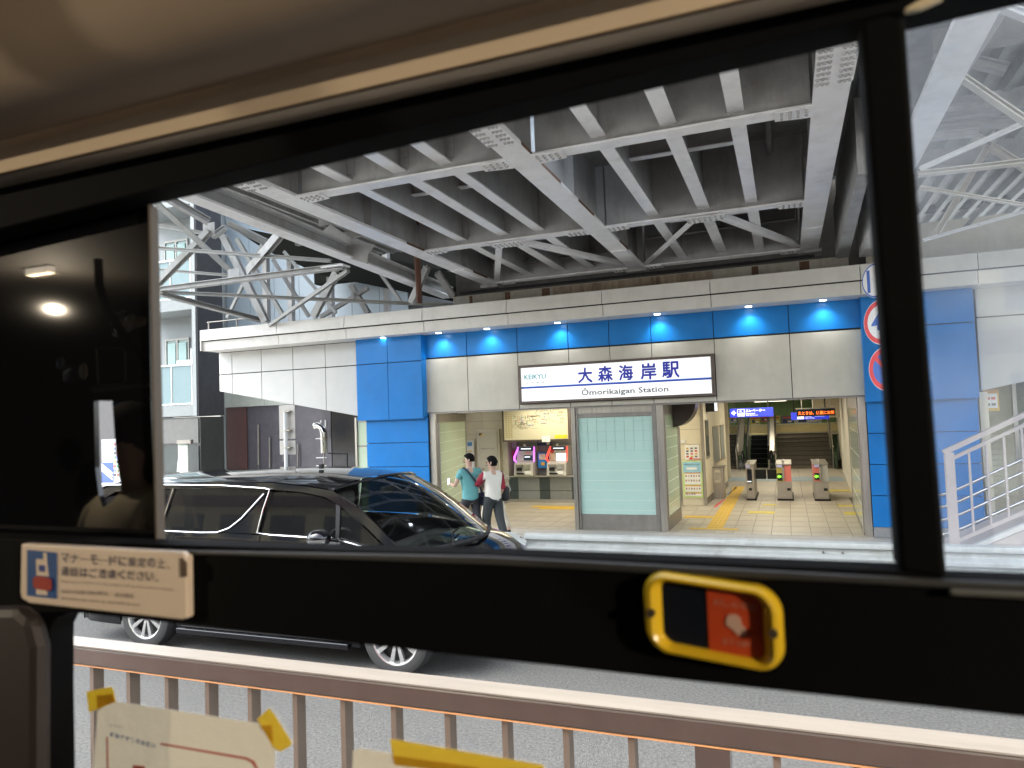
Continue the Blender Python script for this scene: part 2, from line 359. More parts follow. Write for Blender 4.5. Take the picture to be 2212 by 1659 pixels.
MB().xy([(-12.85, 12.92), (-12.85, 13.8), (-12.82, 13.8), (-12.82, 12.92)], 4.17, 4.655).build("fascia_return", FASCIA, sb)
hr = MB().tube([(-12.8, 13.1, 4.86), (-11.6, 13.1, 4.86)], .012)
for x in (-12.75, -11.9): hr.tube([(x, 13.1, 4.66), (x, 13.1, 4.88)], .018)
hr.build("roof_rail", STEEL_D, sb)
# interior shell
WI = mat("interior_wall_cream", (.60, .545, .42), .45, var=.05)
MB().box(-9.0, 2.4, 13.64, 34, 2.62, 2.7).build("ceiling", mat("ceiling_board", (.60, .57, .50), .6), sb)
MB().box(-9.0, 2.4, 13.64, 34, 2.72, 4.2).build("upper_storey", JOINT, sb)
for k, (y, z) in enumerate([(14.6, 2.56), (16.4, 2.55)]): MB().box(-2.2, 1.2, y, y + .25, z, 2.62).build("ceiling_beam", mat("ceiling_beam_beige", (.45, .40, .30), .5), sb)
# ---- downlights in the soffit
DLM = mat("downlight_lens", (1, .97, .9), .4, emit=5)
dl0 = None
for k, x in enumerate([-8.08, -6.73, -5.63, -4.12, -2.17, -.55, .67]):
    lb = ["recessed soffit downlight over the left blue pillar head", "soffit downlight second from the left, just right of the left blue pillar", "soffit downlight above the left end of the station name sign",
          "soffit downlight above the company logo on the sign", "soffit downlight above the last character of the sign", "soffit downlight above the right ticket gate hall opening", "soffit downlight nearest the right blue pillar"][k]
    if dl0 is None:
        t = thing("downlight", (x, 13.27, 4.163), lb, "downlight", "recessed downlights in the canopy soffit"); dl0 = t
        rg = MB(); rows = []
        for (r_, z_) in ((.055, 0), (.085, -.004), (.088, .006)): rows.append([(x + math.cos(a) * r_, 13.27 + math.sin(a) * r_, 4.163 + z_) for a in [2 * math.pi * j / 24 for j in range(25)]])
        rg.grid(rows).build("trim_ring", STEEL, t, smooth=True)
        MB().poly3([(x + math.cos(a) * .055, 13.27 + math.sin(a) * .055, 4.16) for a in [2 * math.pi * j / 24 for j in range(24)]], (0, 0, .004)).build("lens", DLM, t)
    else: t = copy_tree(dl0, (x, 13.27, 4.163), lb)
    L = bpy.data.lights.new("downlight_lamp", 'SPOT'); L.energy = 2.5; L.spot_size = R(125); L.spot_blend = .8; L.shadow_soft_size = .05; L.color = (.92, .96, 1)
    lo = bpy.data.objects.new("downlight_lamp", L); COL.objects.link(lo); lo.parent = t; lo.location = (0, .07, -.015)

# ---- station sign
sg = thing("station_sign", (-3.12, 13.45, 2.6), "long illuminated white station name sign with blue characters and dark frame", "sign")
mb = MB(); mb.box(-5.02, -1.2, 13.38, 13.5, 3.325, 3.372).box(-5.02, -1.2, 13.38, 13.5, 2.605, 2.652).box(-5.02, -4.975, 13.38, 13.5, 2.652, 3.325).box(-1.262, -1.2, 13.38, 13.5, 2.652, 3.325)
mb.build("frame", BRZ, sg, bevel=.005)
LIT = mat("lit_acrylic_white", (1, 1, 1), .3, var=0, emit=.085)
MB().box(-4.975, -1.262, 13.405, 13.48, 2.652, 3.325).build("light_panel", LIT, sg)
def P2(x, y): v = aty(*r2(x, y), 13.4); return v.x, v.z
NV = mat("sign_blue_print", (.015, .03, .42), .5, var=0, emit=.01); GY = mat("sign_grey_print", (.12, .12, .13), .5, var=0); SKY = mat("sign_light_blue_print", (.03, .16, .6), .5, var=0, emit=.02)
for ch, (a, b, c, d_) in zip("大森海岸駅", [(752, 822, 583, 647), (850, 922, 575, 640), (952, 1022, 569, 634), (1060, 1137, 561, 630), (1165, 1250, 553, 622)]):
    x0, z1 = P2(a, c); x1, z0 = P2(b, d_); text(ch, x0, x1, z0 - .012, z1 + .004, 13.402, NV, sg, "character", fat=.0085)
MB().box(-4.975, -1.262, 13.4, 13.405, 2.905, 2.925).build("stripe", NV, sg); MB().box(-4.975, -1.262, 13.4, 13.405, 2.925, 2.945).build("stripe", SKY, sg)
text("Ōmorikaigan Station", -3.72, -2.05, 2.69, 2.855, 13.402, GY, sg, "lettering", fat=.003)
LG = mat("logo_cyan_print", (.04, .36, .42), .5, var=0)
text("KEIKYU", -4.90, -4.45, 3.09, 3.185, 13.402, LG, sg, "logo_lettering", fat=.0025); text("京 急 電 鉄", -4.88, -4.47, 3.0, 3.035, 13.402, GY, sg, "small_lettering")

# ---- glazed screens
def post(x, y, w=.09, d=.09, z1=2.48): return (x - w / 2, x + w / 2, y - d / 2, y + d / 2, .1, z1)
def screen_side(t, a, b, zt=2.28, zb=.42, m=MINT2, n=9, post_end=True):
    a = Vector((a[0], a[1], 0)); b = Vector((b[0], b[1], 0)); d_ = (b - a); L = d_.length; u = d_ / L; nrm = Vector((u.y, -u.x, 0))
    def q(s0, s1, z0, z1, off, th): p0 = a + u * s0 + nrm * off; p1 = a + u * s1 + nrm * off; return [(p0.x, p0.y, z0), (p1.x, p1.y, z0), (p1.x, p1.y, z1), (p0.x, p0.y, z1)], nrm * th
    gp = MB().poly3(*q(.04, L - .04, zb, zt, 0, -.02)).build("glass_panel", m, t)
    for k in range(1, n): z = zb + (zt - zb) * k / n; MB().poly3(*q(.05, L - .05, z - .003, z + .003, .001, .002)).build("glass_seam", GROUT, gp)
    MB().poly3(*q(0, L, .1, zb, .01, -.04)).build("plinth", STEEL_D, t)
    MB().poly3(*q(0, L, zt, 2.48, .01, -.04)).build("top_rail", STEEL_D, t)
    MB().poly3(*q(0, .05, zb, zt, .015, -.05)).build("edge_post", STEEL, t); MB().poly3(*q(L - .06, L, zb, zt, .015, -.05)).build("edge_post", STEEL, t)
t = thing("glass_screen", (-7.0, 13.6, .1), "slanted pale green glass side screen beside the left blue pillar", "glass screen", "glazed screens of the station entrance")
MB().box(-7.14, -6.99, 13.5, 13.6, .1, 2.475).build("front_post", STEEL, t, bevel=.004)
screen_side(t, (-6.97, 13.6), (-7.80, 16.75), zb=.34)
t = thing("glass_screen", (-3.1, 13.6, .1), "freestanding mint glass box screen under the station name sign", "glass screen", "glazed screens of the station entrance")
MB().box(-3.99, -3.91, 13.5, 13.62, .1, 2.475).build("front_post", STEEL, t, bevel=.004); MB().box(-3.90, -3.86, 13.52, 13.62, .1, 2.475).build("inner_post", STEEL_D, t)
MB().box(-2.31, -2.19, 13.5, 13.62, .1, 2.475).build("front_post", STEEL, t, bevel=.004); MB().box(-2.40, -2.32, 13.52, 13.62, .1, 2.475).build("inner_post", STEEL_D, t)
MB().box(-3.86, -2.40, 13.53, 13.62, 2.36, 2.475).build("top_rail", STEEL, t); MB().box(-3.86, -2.40, 13.54, 13.62, 2.28, 2.355).build("top_rail", STEEL_D, t)
gp = MB().box(-3.86, -2.40, 13.56, 13.58, .40, 2.28).build("glass_panel", MINT, t)
for k in range(10):
    z = 2.19 - k * .19
    MB().box(-3.84, -2.42, 13.556, 13.559, z - .0035, z + .0035).build("glass_seam", GROUT if k > 3 else mat("grey_glass_seam", (.36, .52, .47), .5), gp)
for k in range(1, 8): x = -3.86 + k * .182; MB().box(x - .003, x + .003, 13.5555, 13.5595, 1.62, 2.28).build("glass_seam", MATS["grey_glass_seam"], gp)
MB().box(-3.86, -2.40, 13.55, 13.62, .1, .40).build("plinth", mat("dull_plinth_steel", (.30, .28, .25), .4, .6, var=.25, scale=3, dirt=.3), t)
screen_side(t, (-2.19, 13.62), (-2.16, 15.1), zb=.36)
MB().box(-3.9, -2.2, 13.64, 15.1, .1, 2.48).build("core_wall", WI, t)
t = thing("glass_screen", (1.15, 13.6, .1), "clear green-edged glass side wall beside the right blue pillar", "glass screen", "glazed screens of the station entrance")
MB().box(1.14, 1.255, 13.5, 13.62, .1, 2.475).build("front_post", STEEL, t, bevel=.004)
PG = mat("pale_grey_green_glass", (.42, .47, .40), .12, var=.1, scale=1.2)
screen_side(t, (1.255, 17.3), (1.135, 13.64), zb=.14, m=PG, n=5)

# ---- interior walls (parts of the building)
def wall_tiles(x0, x1, y, z0, z1, nx, nz, m=CREAM):
    MB().box(x0, x1, y + .012, y + .12, z0, z1).build("wall_backing", mat("tile_joint", (.32, .28, .21), .8), sb)
    for i in range(nx):
        for k in range(nz):
            a = x0 + (x1 - x0) * i / nx; b = x0 + (x1 - x0) * (i + 1) / nx; c = z0 + (z1 - z0) * k / nz; e = z0 + (z1 - z0) * (k + 1) / nz
            MB().box(a + .004, b - .004, y, y + .011, c + .004, e - .004).build("wall_tile", m, sb)
wall_tiles(-8.5, -7.0, 17.75, .1, 2.62, 2, 7)
MB().box(-7.0, -2.45, 17.95, 18.05, .1, 2.62).build("ticket_wall", mat("ticket_wall_grey", (.34, .33, .32), .5), sb)
MB().box(-7.12, -6.98, 17.6, 17.95, .1, 2.62).build("pilaster", mat("beige_grey_pilaster", (.40, .36, .28), .5), sb)
# office block (right of the middle screen)
wall_tiles(-2.42, -1.93, 17.3, .1, 2.62, 1, 7)
MB().poly3([(-1.93, 17.3, .1), (-1.90, 17.3, .1), (-1.72, 21.7, .1), (-1.93, 21.7, .1)], (0, 0, 2.52)).build("office_side_wall", CREAM, sb)
MB().poly3([(-1.925, 17.32, .1), (-1.885, 17.32, .1), (-1.705, 21.72, .1), (-1.76, 21.72, .1)], (0, 0, .16)).build("office_skirting", STEEL_D, sb)
def side(y): return -1.90 + (y - 17.3) * .041
for y0, y1, z0, z1, mm in ((17.75, 18.25, 1.2, 2.1, "dark_office_glass"), (19.0, 20.1, .98, 1.9, "frosted_office_glass"), (20.45, 21.2, .98, 1.9, "frosted_office_glass")):
    GM = mat("dark_office_glass", (.08, .09, .09), .15) if mm[0] == 'd' else mat("frosted_office_glass", (.26, .28, .27), .3)
    wd = MB().poly3([(side(y0) + .004, y0, z0), (side(y1) + .004, y1, z0), (side(y1) + .004, y1, z1), (side(y0) + .004, y0, z1)], (.012, 0, 0)).build("office_window", GM, sb)
    fr = MB()
    for a, b in (((y0, z0), (y1, z0)), ((y1, z0), (y1, z1)), ((y1, z1), (y0, z1)), ((y0, z1), (y0, z0))): fr.beam((side(a[0]) + .014, a[0], a[1]), (side(b[0]) + .014, b[0], b[1]), .03, .03)
    fr.build("window_frame", STEEL, wd)
MB().box(-1.92, -1.86, 17.25, 17.3, .1, 2.62).build("corner_trim", STEEL, sb)
# right wall and columns behind the gates
MB().poly3([(1.32, 17.4, .1), (1.45, 17.4, .1), (2.1, 34, .1), (1.95, 34, .1)], (0, 0, 2.52)).build("right_wall", WI, sb)
MB().box(1.52, 1.70, 20.6, 21.2, .1, 2.62).build("right_column", CREAM, sb)
cc = MB().tube([(1.46, 19.2, 2.10), (1.46, 19.2, 2.62)], .11, 20); cc.build("round_column_head", mat("cream_column", (.62, .56, .40), .3), sb, smooth=True)
MB().box(1.40, 1.53, 19.1, 19.3, .1, 2.10).build("column_shaft", CREAM, sb)
MB().box(.75, 1.5, 24, 24.6, 1.98, 2.62).build("bulkhead", CREAM, sb)
MB().box(-2.6, -1.8, 24.0, 24.1, .1, 2.62).build("return_wall", CREAM, sb)
# back wall of the landing: green with cream dado
MB().box(-3.2, 2.1, 33.0, 33.2, .1, 4.2).build("back_wall", mat("green_back_wall", (.20, .32, .12), .6), sb)
MB().box(-3.2, 2.1, 30.4, 33.0, 1.22, 1.3).build("landing", mat("landing_floor", (.40, .36, .26), .6), sb)
MB().box(-3.2, 2.1, 31.9, 32.0, 1.3, 1.62).build("landing_kerb_wall", mat("yellow_cream_parapet", (.62, .52, .26), .5), sb)
MB().box(-3.2, 2.1, 31.85, 32.05, 1.62, 1.65).build("parapet_cap", mat("pale_cap", (.66, .68, .50), .4), sb)
# dark curved cover above the screen
mb = MB(); rows = []
for i in range(11):
    a = math.pi / 2 * i / 10; rows.append([(-2.02 + .36 * math.cos(a) - .12, 14.6 + .5 * s, 2.52 - .42 * math.sin(a)) for s in (0, 1)])
cv = thing("curved_shutter_housing", (-2.1, 14.6, 2.1), "dark brown rounded housing fixed at ceiling height beside the mint glass screen", "shutter housing")
pts = [(-2.16, 2.55)] + [(-2.16 + .46 * math.sin(R(a_)), 2.55 - .52 * math.cos(R(a_)) * 1.0) for a_ in range(0, 91, 10)]
MB().xz(pts, 14.55, 15.15).build("housing", mat("dark_brown_metal", (.06, .045, .038), .35, .3), cv, smooth=True)

# ---- stairs and escalator
RIS = mat("stair_riser_brown", (.13, .11, .085), .7, var=.15, dirt=.2); TRD = mat("stair_tread_nosing", (.035, .03, .025), .7)
def stairs(x0, x1, lb):
    t = thing("staircase", ((x0 + x1) / 2, 28, .1), lb, "staircase", "stairs behind the ticket gates")
    for k in range(8):
        y = 27.9 + k * .31; z = .1 + k * .15
        s_ = MB().box(x0, x1, y, y + .34, z, z + .128).build("step", RIS, t); MB().box(x0, x1, y - .025, y + .31, z + .128, z + .15).build("nosing", TRD, s_)
    return t
stairs(-.42, 1.42, "wide brown staircase right of the escalator behind the gates"); stairs(-2.9, -1.85, "narrow strip of brown stairs left of the escalator")
es = thing("escalator", (-1.08, 28, .1), "narrow black escalator with steel balustrades and yellow comb plate", "escalator")
ESM = mat("escalator_step_black", (.005, .007, .007), .8, spec=.1)
for k in range(7):
    y = 28.2 + k * .34; z = .1 + k * .165
    MB().box(-1.40, -.78, y, y + .36, z - .1, z + .164).build("step", ESM, es)
MB().box(-1.40, -.78, 27.6, 28.2, .1, .115).build("comb_plate", STEEL, es); MB().box(-1.42, -.76, 30.55, 30.75, 1.25, 1.32).build("top_comb_plate", mat("comb_yellow", (.7, .62, .25), .5), es)
for x0 in (-1.86, -1.50, -.74, -.50):
    prof = [(27.7, .1), (28.2, .1), (30.7, 1.25), (31.4, 1.25), (31.4, 2.05), (30.6, 2.08), (28.1, .92), (27.75, .88), (27.6, .6)]
    MB().yz(prof, x0, x0 + .05).build("balustrade", mat("balustrade_steel", (.50, .50, .44), .25, .8), es)
    MB().tube([(x0 + .025, 27.66, .45), (x0 + .025, 27.58, .7), (x0 + .025, 27.72, .93), (x0 + .025, 28.1, .97), (x0 + .025, 30.6, 2.13), (x0 + .025, 31.4, 2.1)], .035, 8).build("handrail", BLACK if x0 in (-1.50, -.74) else CHROME, es, smooth=True)
for x0 in (-1.80, -.68): MB().poly3([(x0, 27.75, .62), (x0, 28.2, .62), (x0, 30.65, 1.78), (x0, 30.6, 1.95), (x0, 27.9, .75)], (.17, 0, 0)).build("deck_cover", STEEL, es)
for x0 in (-1.62, -.62): MB().ball((x0, 27.7, .55), (.06, .12, .26)).build("newel_end", BLKG, es, smooth=True)
# stair handrails
for x, lb in ((1.44, "bent steel handrail climbing the right edge of the wide staircase"),):
    t = thing("handrail", (x, 28, .1), lb, "handrail")
    MB().tube([(x, 27.5, .9), (x, 27.9, .95), (x + .05, 30.4, 2.15), (x + .05, 31.5, 2.15)], .03).build("rail", CHROME, t, smooth=True)
    for y, z in ((27.8, .95), (29.2, 1.55), (30.4, 2.1)): MB().tube([(x, y, z - .85), (x, y, z)], .02).build("post", STEEL, t)
MB().poly3([(1.5, 27.5, .1), (1.56, 27.5, .1), (1.62, 32, .1), (1.5, 32, .1)], (0, 0, .5)).build("stair_string", mat("dark_green_skirting", (.03, .06, .03), .6), sb)
# posters on the back wall
pl = [(-2.62, -2.34, 1.55, 2.0, (.75, .72, .35), "yellow-green notice at the far left of the green back wall"), (-2.3, -2.05, 1.75, 2.02, (.5, .48, .55), "small grey-violet poster next to the yellow-green notice"),
      (-1.48, -1.10, 1.62, 2.0, (.62, .55, .10), "poster with a dark figure on yellow above the escalator"), (-1.05, -.8, 1.75, 2.02, (.42, .12, .06), "small reddish brown poster above the escalator"),
      (-.74, -.30, 1.60, 2.0, (.70, .60, .10), "bright yellow poster right of the escalator"), (-.26, .22, 1.6, 1.98, (.12, .15, .22), "dark blue photographic poster left of the toilet sign"), (.25, 1.30, 1.6, 1.98, (.70, .70, .66), "wide white notice board with red heading on the back wall")]
for x0, x1, z0, z1, c, lb in pl:
    sc = 33 / 32.; x0, x1, z0, z1 = x0 * sc, x1 * sc, 2.35 + (z0 - 2.35) * sc, 2.35 + (z1 - 2.35) * sc
    t = thing("poster", (x0, 32.98, z0), lb, "poster", "posters on the green back wall")
    MB().box(x0, x1, 32.96, 32.98, z0, z1).build("sheet", mat("poster_%d" % pl.index([q for q in pl if q[5] == lb][0]), c, .5, var=.25, scale=5), t)
    wd = x1 - x0; h = z1 - z0
    for k, (fx, fz, fw, fh, cc_) in enumerate([(.1, .72, .8, .18, (.6, .08, .05)), (.15, .25, .3, .4, (.05, .05, .12)), (.55, .3, .3, .15, (.9, .88, .8)), (.55, .12, .35, .1, (.2, .3, .4))]):
        MB().box(x0 + wd * fx, x0 + wd * (fx + fw), 32.953, 32.958, z0 + h * fz, z0 + h * (fz + fh)).build("printed_block", mat("poster_print_%d" % k, cc_, .5), t)

# ---- ceiling lights inside (fittings + their light)
LM = mat("light_panel_warm", (1, .92, .74), .4, var=0, emit=.8)
cl0 = None
for k, (x, y, e, sx) in enumerate([(-5.6, 14.9, 46, 1.2), (-5.6, 16.7, 50, 1.2), (-.5, 15.2, 46, 1.2), (-.5, 17.6, 42, 1.2), (-.3, 21, 60, 1.2), (-.3, 25.2, 60, 1.2), (-.6, 29.5, 46, 1.2), (-3.2, 16.4, 24, 1.2)]):
    lb = ["flush ceiling light just inside the left opening", "flush ceiling light above the ticket counter", "flush ceiling light just inside the gate hall opening", "flush ceiling light above the approach to the gates",
          "flush ceiling light behind the ticket gates", "flush ceiling light halfway to the stairs", "flush ceiling light over the escalator", "flush ceiling light behind the mint glass screen"][k]
    if cl0 is None:
        t = cl0 = thing("ceiling_light", (x, y, 2.62), lb, "ceiling light", "flush ceiling lights in the station hall")
        MB().box(x - .62, x + .62, y - .12, y + .12, 2.595, 2.618).build("housing", SHADE, t); MB().box(x - .58, x + .58, y - .09, y + .09, 2.588, 2.594).build("diffuser", LM, t)
    else: t = copy_tree(cl0, (x, y, 2.62), lb)
    L = bpy.data.lights.new("ceiling_lamp", 'AREA'); L.shape = 'RECTANGLE'; L.size = 1.6; L.size_y = .9; L.energy = e * .08; L.color = (1, .89, .68)
    lo = bpy.data.objects.new("ceiling_lamp", L); COL.objects.link(lo); lo.parent = t; lo.location = (0, 0, -.06)

# ================================================================== TICKET AREA
ct = thing("ticket_counter", (-6, 17.6, .1), "long grey ticket counter with alternating dark and light front panels", "counter")
MB().box(-6.95, -4.2, 17.5, 17.95, .76, .80).build("counter_top", STEEL, ct, bevel=.004)
MB().box(-6.95, -4.2, 17.56, 17.95, .1, .18).build("kick_plate", STEEL, ct)
CDK = mat("dark_slate_panel", (.045, .06, .06), .35); CLT = mat("grey_slate_panel", (.22, .23, .22), .4)
xs = [-6.95, -6.72, -6.12, -5.84, -5.25, -4.97, -4.2]
for i, (a, b) in enumerate(zip(xs, xs[1:])):
    for z0, z1 in ((.18, .40), (.41, .76)): MB().box(a + .004, b - .004, 17.6, 17.64, z0, z1).build("front_panel", CDK if i % 2 == 0 else CLT, ct)
SC_ON = mat("machine_screen", (.85, .9, 1), .2, var=.1, emit=.2); SC_DK = mat("dark_screen", (.02, .04, .08), .15)
MG = mat("machine_grey", (.48, .46, .42), .4); MPK = mat("machine_magenta", (.60, .03, .16), .4); VIO = mat("violet_light_strip", (.65, .12, 1), .4, var=0, emit=.4); RDL = mat("red_light_strip", (1, .05, .03), .4, var=0, emit=.4)
def machine(x, lb, pink):
    t = thing("ticket_machine", (x, 17.5, .8), lb, "ticket machine", "ticket machines on the counter")
    B = MB().yz([(17.42, .80), (17.94, .80), (17.94, 1.56), (17.72, 1.56), (17.66, 1.18), (17.48, 1.12)], x - .26, x + .26).build("body", MG, t, bevel=.006)
    MB().box(x - .20, x + .20, 17.69, 17.72, 1.44, 1.54).build("header", SC_DK, t); MB().box(x - .14, x + .14, 17.683, 17.689, 1.48, 1.505).build("header_light", SC_ON, t)
    MB().poly3([(x - .22, 17.665, 1.17), (x + .22, 17.665, 1.17), (x + .22, 17.70, 1.43), (x - .22, 17.70, 1.43)], (0, .02, 0)).build("face_plate", MPK if pink else MG, t)
    if pink:
        MB().poly3([(x - .06, 17.655, 1.19), (x + .19, 17.655, 1.19), (x + .19, 17.672, 1.32), (x - .06, 17.672, 1.32)], (0, .01, 0)).build("screen", SC_DK, t)
        MB().box(x - .03, x + .12, 17.64, 17.654, 1.27, 1.29).build("screen_text", SC_ON, t); MB().box(x + .0, x + .10, 17.66, 17.69, 1.36, 1.41).build("label_plate", mat("pink_label", (.7, .3, .4), .5), t)
    else:
        MB().poly3([(x - .06, 17.65, 1.18), (x + .2, 17.65, 1.18), (x + .2, 17.67, 1.36), (x - .06, 17.67, 1.36)], (0, .01, 0)).build("screen", SC_ON, t)
        MB().box(x - .20, x - .08, 17.64, 17.66, 1.18, 1.36).build("keypad", mat("keypad_beige", (.55, .48, .36), .5), t); MB().ball((x - .17, 17.68, 1.42), .045).build("round_sign", RED, t)
    E_ = VIO if pink else RDL
    for s in (-1, 1): MB().poly3([(x + s * .235, 17.62, 1.12), (x + s * .29, 17.50, 1.20), (x + s * .29, 17.52, 1.30), (x + s * .235, 17.70, 1.54), (x + s * .21, 17.70, 1.54), (x + s * .255, 17.52, 1.25)], (0, .012, 0)).build("light_strip", E_, t)
    for (a, b, z0, z1, m_) in ((-.18, .05, .84, .88, BLACK), (-.18, -.04, .93, 1.02, BLACK), (.02, .20, .97, 1.09, STEEL), (.02, .20, .84, .93, WHITE), (-.2, .0, 1.03, 1.09, STEEL_D)):
        MB().box(x + a, x + b, 17.40, 17.44, z0, z1).build("slot", m_, t)
    MB().tube([(x, 17.6, 1.56), (x, 17.6, 1.62)], .03).build("guard_camera", WHITE, t)
    return t
machine(-6.5, "ticket machine with magenta face and violet side lights", True)
machine(-5.60, "ticket machine with glowing white screen and red side lights", False)
t = thing("charging_box", (-6.05, 17.5, 1.0), "small blue card charging box hung between the two ticket machines", "card charger")
BB = mat("bright_blue_box", (.02, .22, .55), .35)
MB().box(-6.19, -5.93, 17.72, 17.9, .98, 1.38).build("body", BB, t, bevel=.01); MB().box(-6.15, -5.97, 17.71, 17.72, 1.20, 1.35).build("price_list", mat("pale_list", (.6, .6, .4), .5, var=.3, scale=40), t); MB().box(-6.10, -6.0, 17.71, 17.72, 1.05, 1.13).build("logo_patch", YEL, t)
tag(MB().box(-6.24, -5.86, 17.86, 17.9, 1.56, 1.70).build("counter_sign", mat("dark_navy_sign", (.012, .016, .07), .4)), "dark navy notice above the blue card charging box", "sign")
text("お困りのときは", -6.21, -6.0, 1.64, 1.68, 17.855, WHITE, bpy.data.objects["counter_sign"], "lettering"); MB().box(-5.97, -5.89, 17.853, 17.858, 1.58, 1.68).build("pictogram", WHITE, bpy.data.objects["counter_sign"])
# side notices on the wall
for k, (x0, x1, z0, z1, c, lb) in enumerate([(-7.0, -6.84, 1.50, 1.72, (.6, .5, .6), "pale violet notice left of the magenta ticket machine"), (-6.98, -6.86, 1.24, 1.45, (.55, .06, .2), "small crimson notice left of the magenta ticket machine"),
        (-5.22, -5.08, 1.36, 1.58, (.7, .68, .62), "white notice right of the red-lit ticket machine"), (-5.22, -5.08, 1.1, 1.32, (.04, .06, .16), "dark blue notice right of the red-lit ticket machine")]):
    tag(MB().box(x0, x1, 17.9, 17.91, z0, z1).build("notice", mat("notice_%d" % k, c, .5, var=.3, scale=20)), lb, "notice", "small notices around the ticket machines")
# fare map
fm = thing("fare_map", (-6.1, 17.4, 1.75), "large cream fare map board in a dark frame above the ticket machines", "map board")
MB().box(-7.0, -5.12, 17.3, 17.42, 1.70, 2.60).build("frame", BRZ, fm, bevel=.006)
MB().box(-6.94, -5.20, 17.285, 17.298, 1.745, 2.60).build("map_sheet", mat("map_sheet_cream", (.62, .58, .43), .4, var=.04), fm)
random.seed(3)
inks = [mat("map_ink_%d" % i, c, .6, var=0) for i, c in enumerate([(.5, .42, .22), (.06, .16, .5), (.4, .14, .1), (.12, .12, .12), (.1, .3, .18)])]
bufs = [MB() for _ in inks]
for k in range(120):
    b = bufs[random.randrange(5)]; x = random.uniform(-6.7, -5.35); z = 2.02 + .35 * random.random() + (.12 if x > -6.1 else 0); l = random.uniform(.04, .2)
    if random.random() < .6: b.box(x, min(-5.25, x + l), 17.281, 17.284, z, z + random.choice((.006, .012)))
    else: b.box(x, x + .008, 17.281, 17.284, z, min(2.52, z + l * .7))
for k in range(40): bufs[0].box(-6.90 + (k % 3) * .07, -6.85 + (k % 3) * .07, 17.281, 17.284, 1.80 + (k // 3) * .05, 1.83 + (k // 3) * .05)
for k, a in enumerate(range(0, 360, 12)): bufs[3].box(-5.88 + .17 * math.cos(R(a)), -5.86 + .17 * math.cos(R(a)), 17.281, 17.284, 2.42 + .1 * math.sin(R(a)), 2.43 + .1 * math.sin(R(a)))
for b, mm in zip(bufs, inks): b.build("printed_lines", mm, fm)
MB().box(-5.56, -5.22, 17.28, 17.284, 1.76, 1.85).build("yellow_label", mat("label_yellow", (.72, .62, .03), .5), fm)
MB().box(-5.90, -5.68, 17.27, 17.283, 1.68, 1.83).build("taped_note", WHITE, fm)
# staff door and info board
dr = thing("staff_door", (-7.57, 17.7, .1), "plain cream staff door with a printed notice in a pale frame", "door")
MB().box(-7.90, -7.24, 17.66, 17.75, .1, 2.04).build("frame", mat("door_frame_cream", (.56, .52, .42), .4), dr, bevel=.004)
MB().box(-7.84, -7.30, 17.64, 17.66, .1, 1.98).build("leaf", mat("door_leaf_beige", (.46, .43, .35), .4, var=.04), dr)
text("関係者以外立入禁止", -7.77, -7.37, 1.50, 1.54, 17.636, mat("notice_ink", (.05, .05, .06), .6), dr, "lettering"); MB().ball((-7.75, 17.61, .98), .035).build("handle", STEEL, dr)
MB().sheet([(-7.82, 17.638, 1.86), (-7.72, 17.638, 1.94), (-7.82, 17.638, 1.94)]).build("corner_sticker", BLACK, dr)
MB().sheet([(-7.82, 17.638, 1.86), (-7.72, 17.638, 1.86), (-7.72, 17.638, 1.94)]).build("corner_sticker", YEL, dr)
t = thing("info_board", (-8.1, 17.65, .9), "narrow white information board on the wall left of the staff door", "info board")
MB().box(-8.22, -8.0, 17.66, 17.7, .3, 1.76).build("board", SHADE, t, bevel=.01); MB().box(-8.18, -8.05, 17.65, 17.66, 1.6, 1.70).build("heading", mat("heading_blue", (.08, .25, .6), .5), t); MB().box(-8.18, -8.04, 17.65, 17.66, 1.44, 1.47).build("heading_stripe", YEL, t)

# poster column
t = thing("rules_poster", (-2.15, 17.28, .3), "tall poster with pale blue top, yellow-green border and prohibited item pictures", "poster")
MB().box(-2.40, -1.94, 17.27, 17.298, .29, 1.15).build("border", mat("lime_border", (.55, .70, .30), .5), t); MB().box(-2.38, -1.96, 17.262, 17.269, .88, 1.13).build("heading", mat("pale_blue_heading", (.30, .55, .70), .5), t)
text("車内に持ち込めないもの", -2.34, -2.0, 1.05, 1.09, 17.26, mat("notice_ink", (.05, .05, .06), .6), t)
MB().box(-2.3, -2.06, 17.255, 17.261, .95, 1.0).build("heading_label", WHITE, t)
for z0, z1 in ((.60, .86), (.43, .56), (.33, .39)): MB().box(-2.35, -1.98, 17.262, 17.269, z0, z1).build("white_field", WHITE, t); MB().box(-2.35, -1.98, 17.26, 17.262, z1 - .005, z1 + .018).build("orange_bar", mat("orange_bar", (.62, .28, .05), .5), t)
random.seed(5)
for k in range(22):
    x = -2.33 + (k % 6) * .06; z = [.78, .67, .48, .36][k // 6]; MB().box(x, x + .03, 17.255, 17.261, z, z + .045).build("picture", mat("poster_ink_%d" % (k % 3), [(.35, .2, .15), (.5, .38, .3), (.2, .22, .22)][k % 3], .6), t)
t = thing("notice_board", (-2.15, 17.28, 1.2), "square white notice with small coloured diagrams above the tall rules poster", "notice")
MB().box(-2.32, -1.99, 17.28, 17.298, 1.18, 1.53).build("sheet", WHITE, t)
for k in range(12): x = -2.29 + (k % 3) * .1; z = 1.24 + (k // 3) * .065; MB().box(x, x + .055, 17.272, 17.279, z, z + .035).build("diagram", [RED, YEL, GY, GY][(k * 5) % 4], t)
MB().sheet([(-2.25, 17.275, 1.19), (-1.98, 17.275, 1.19), (-1.98, 17.275, 1.21), (-2.15, 17.275, 1.21), (-2.17, 17.275, 1.26)]).build("red_arrow", RED, t)
tag(MB().box(-2.41, -2.30, 17.28, 17.298, 1.58, 1.66).build("notice", SHADE), "small white notice high on the cream column", "notice")
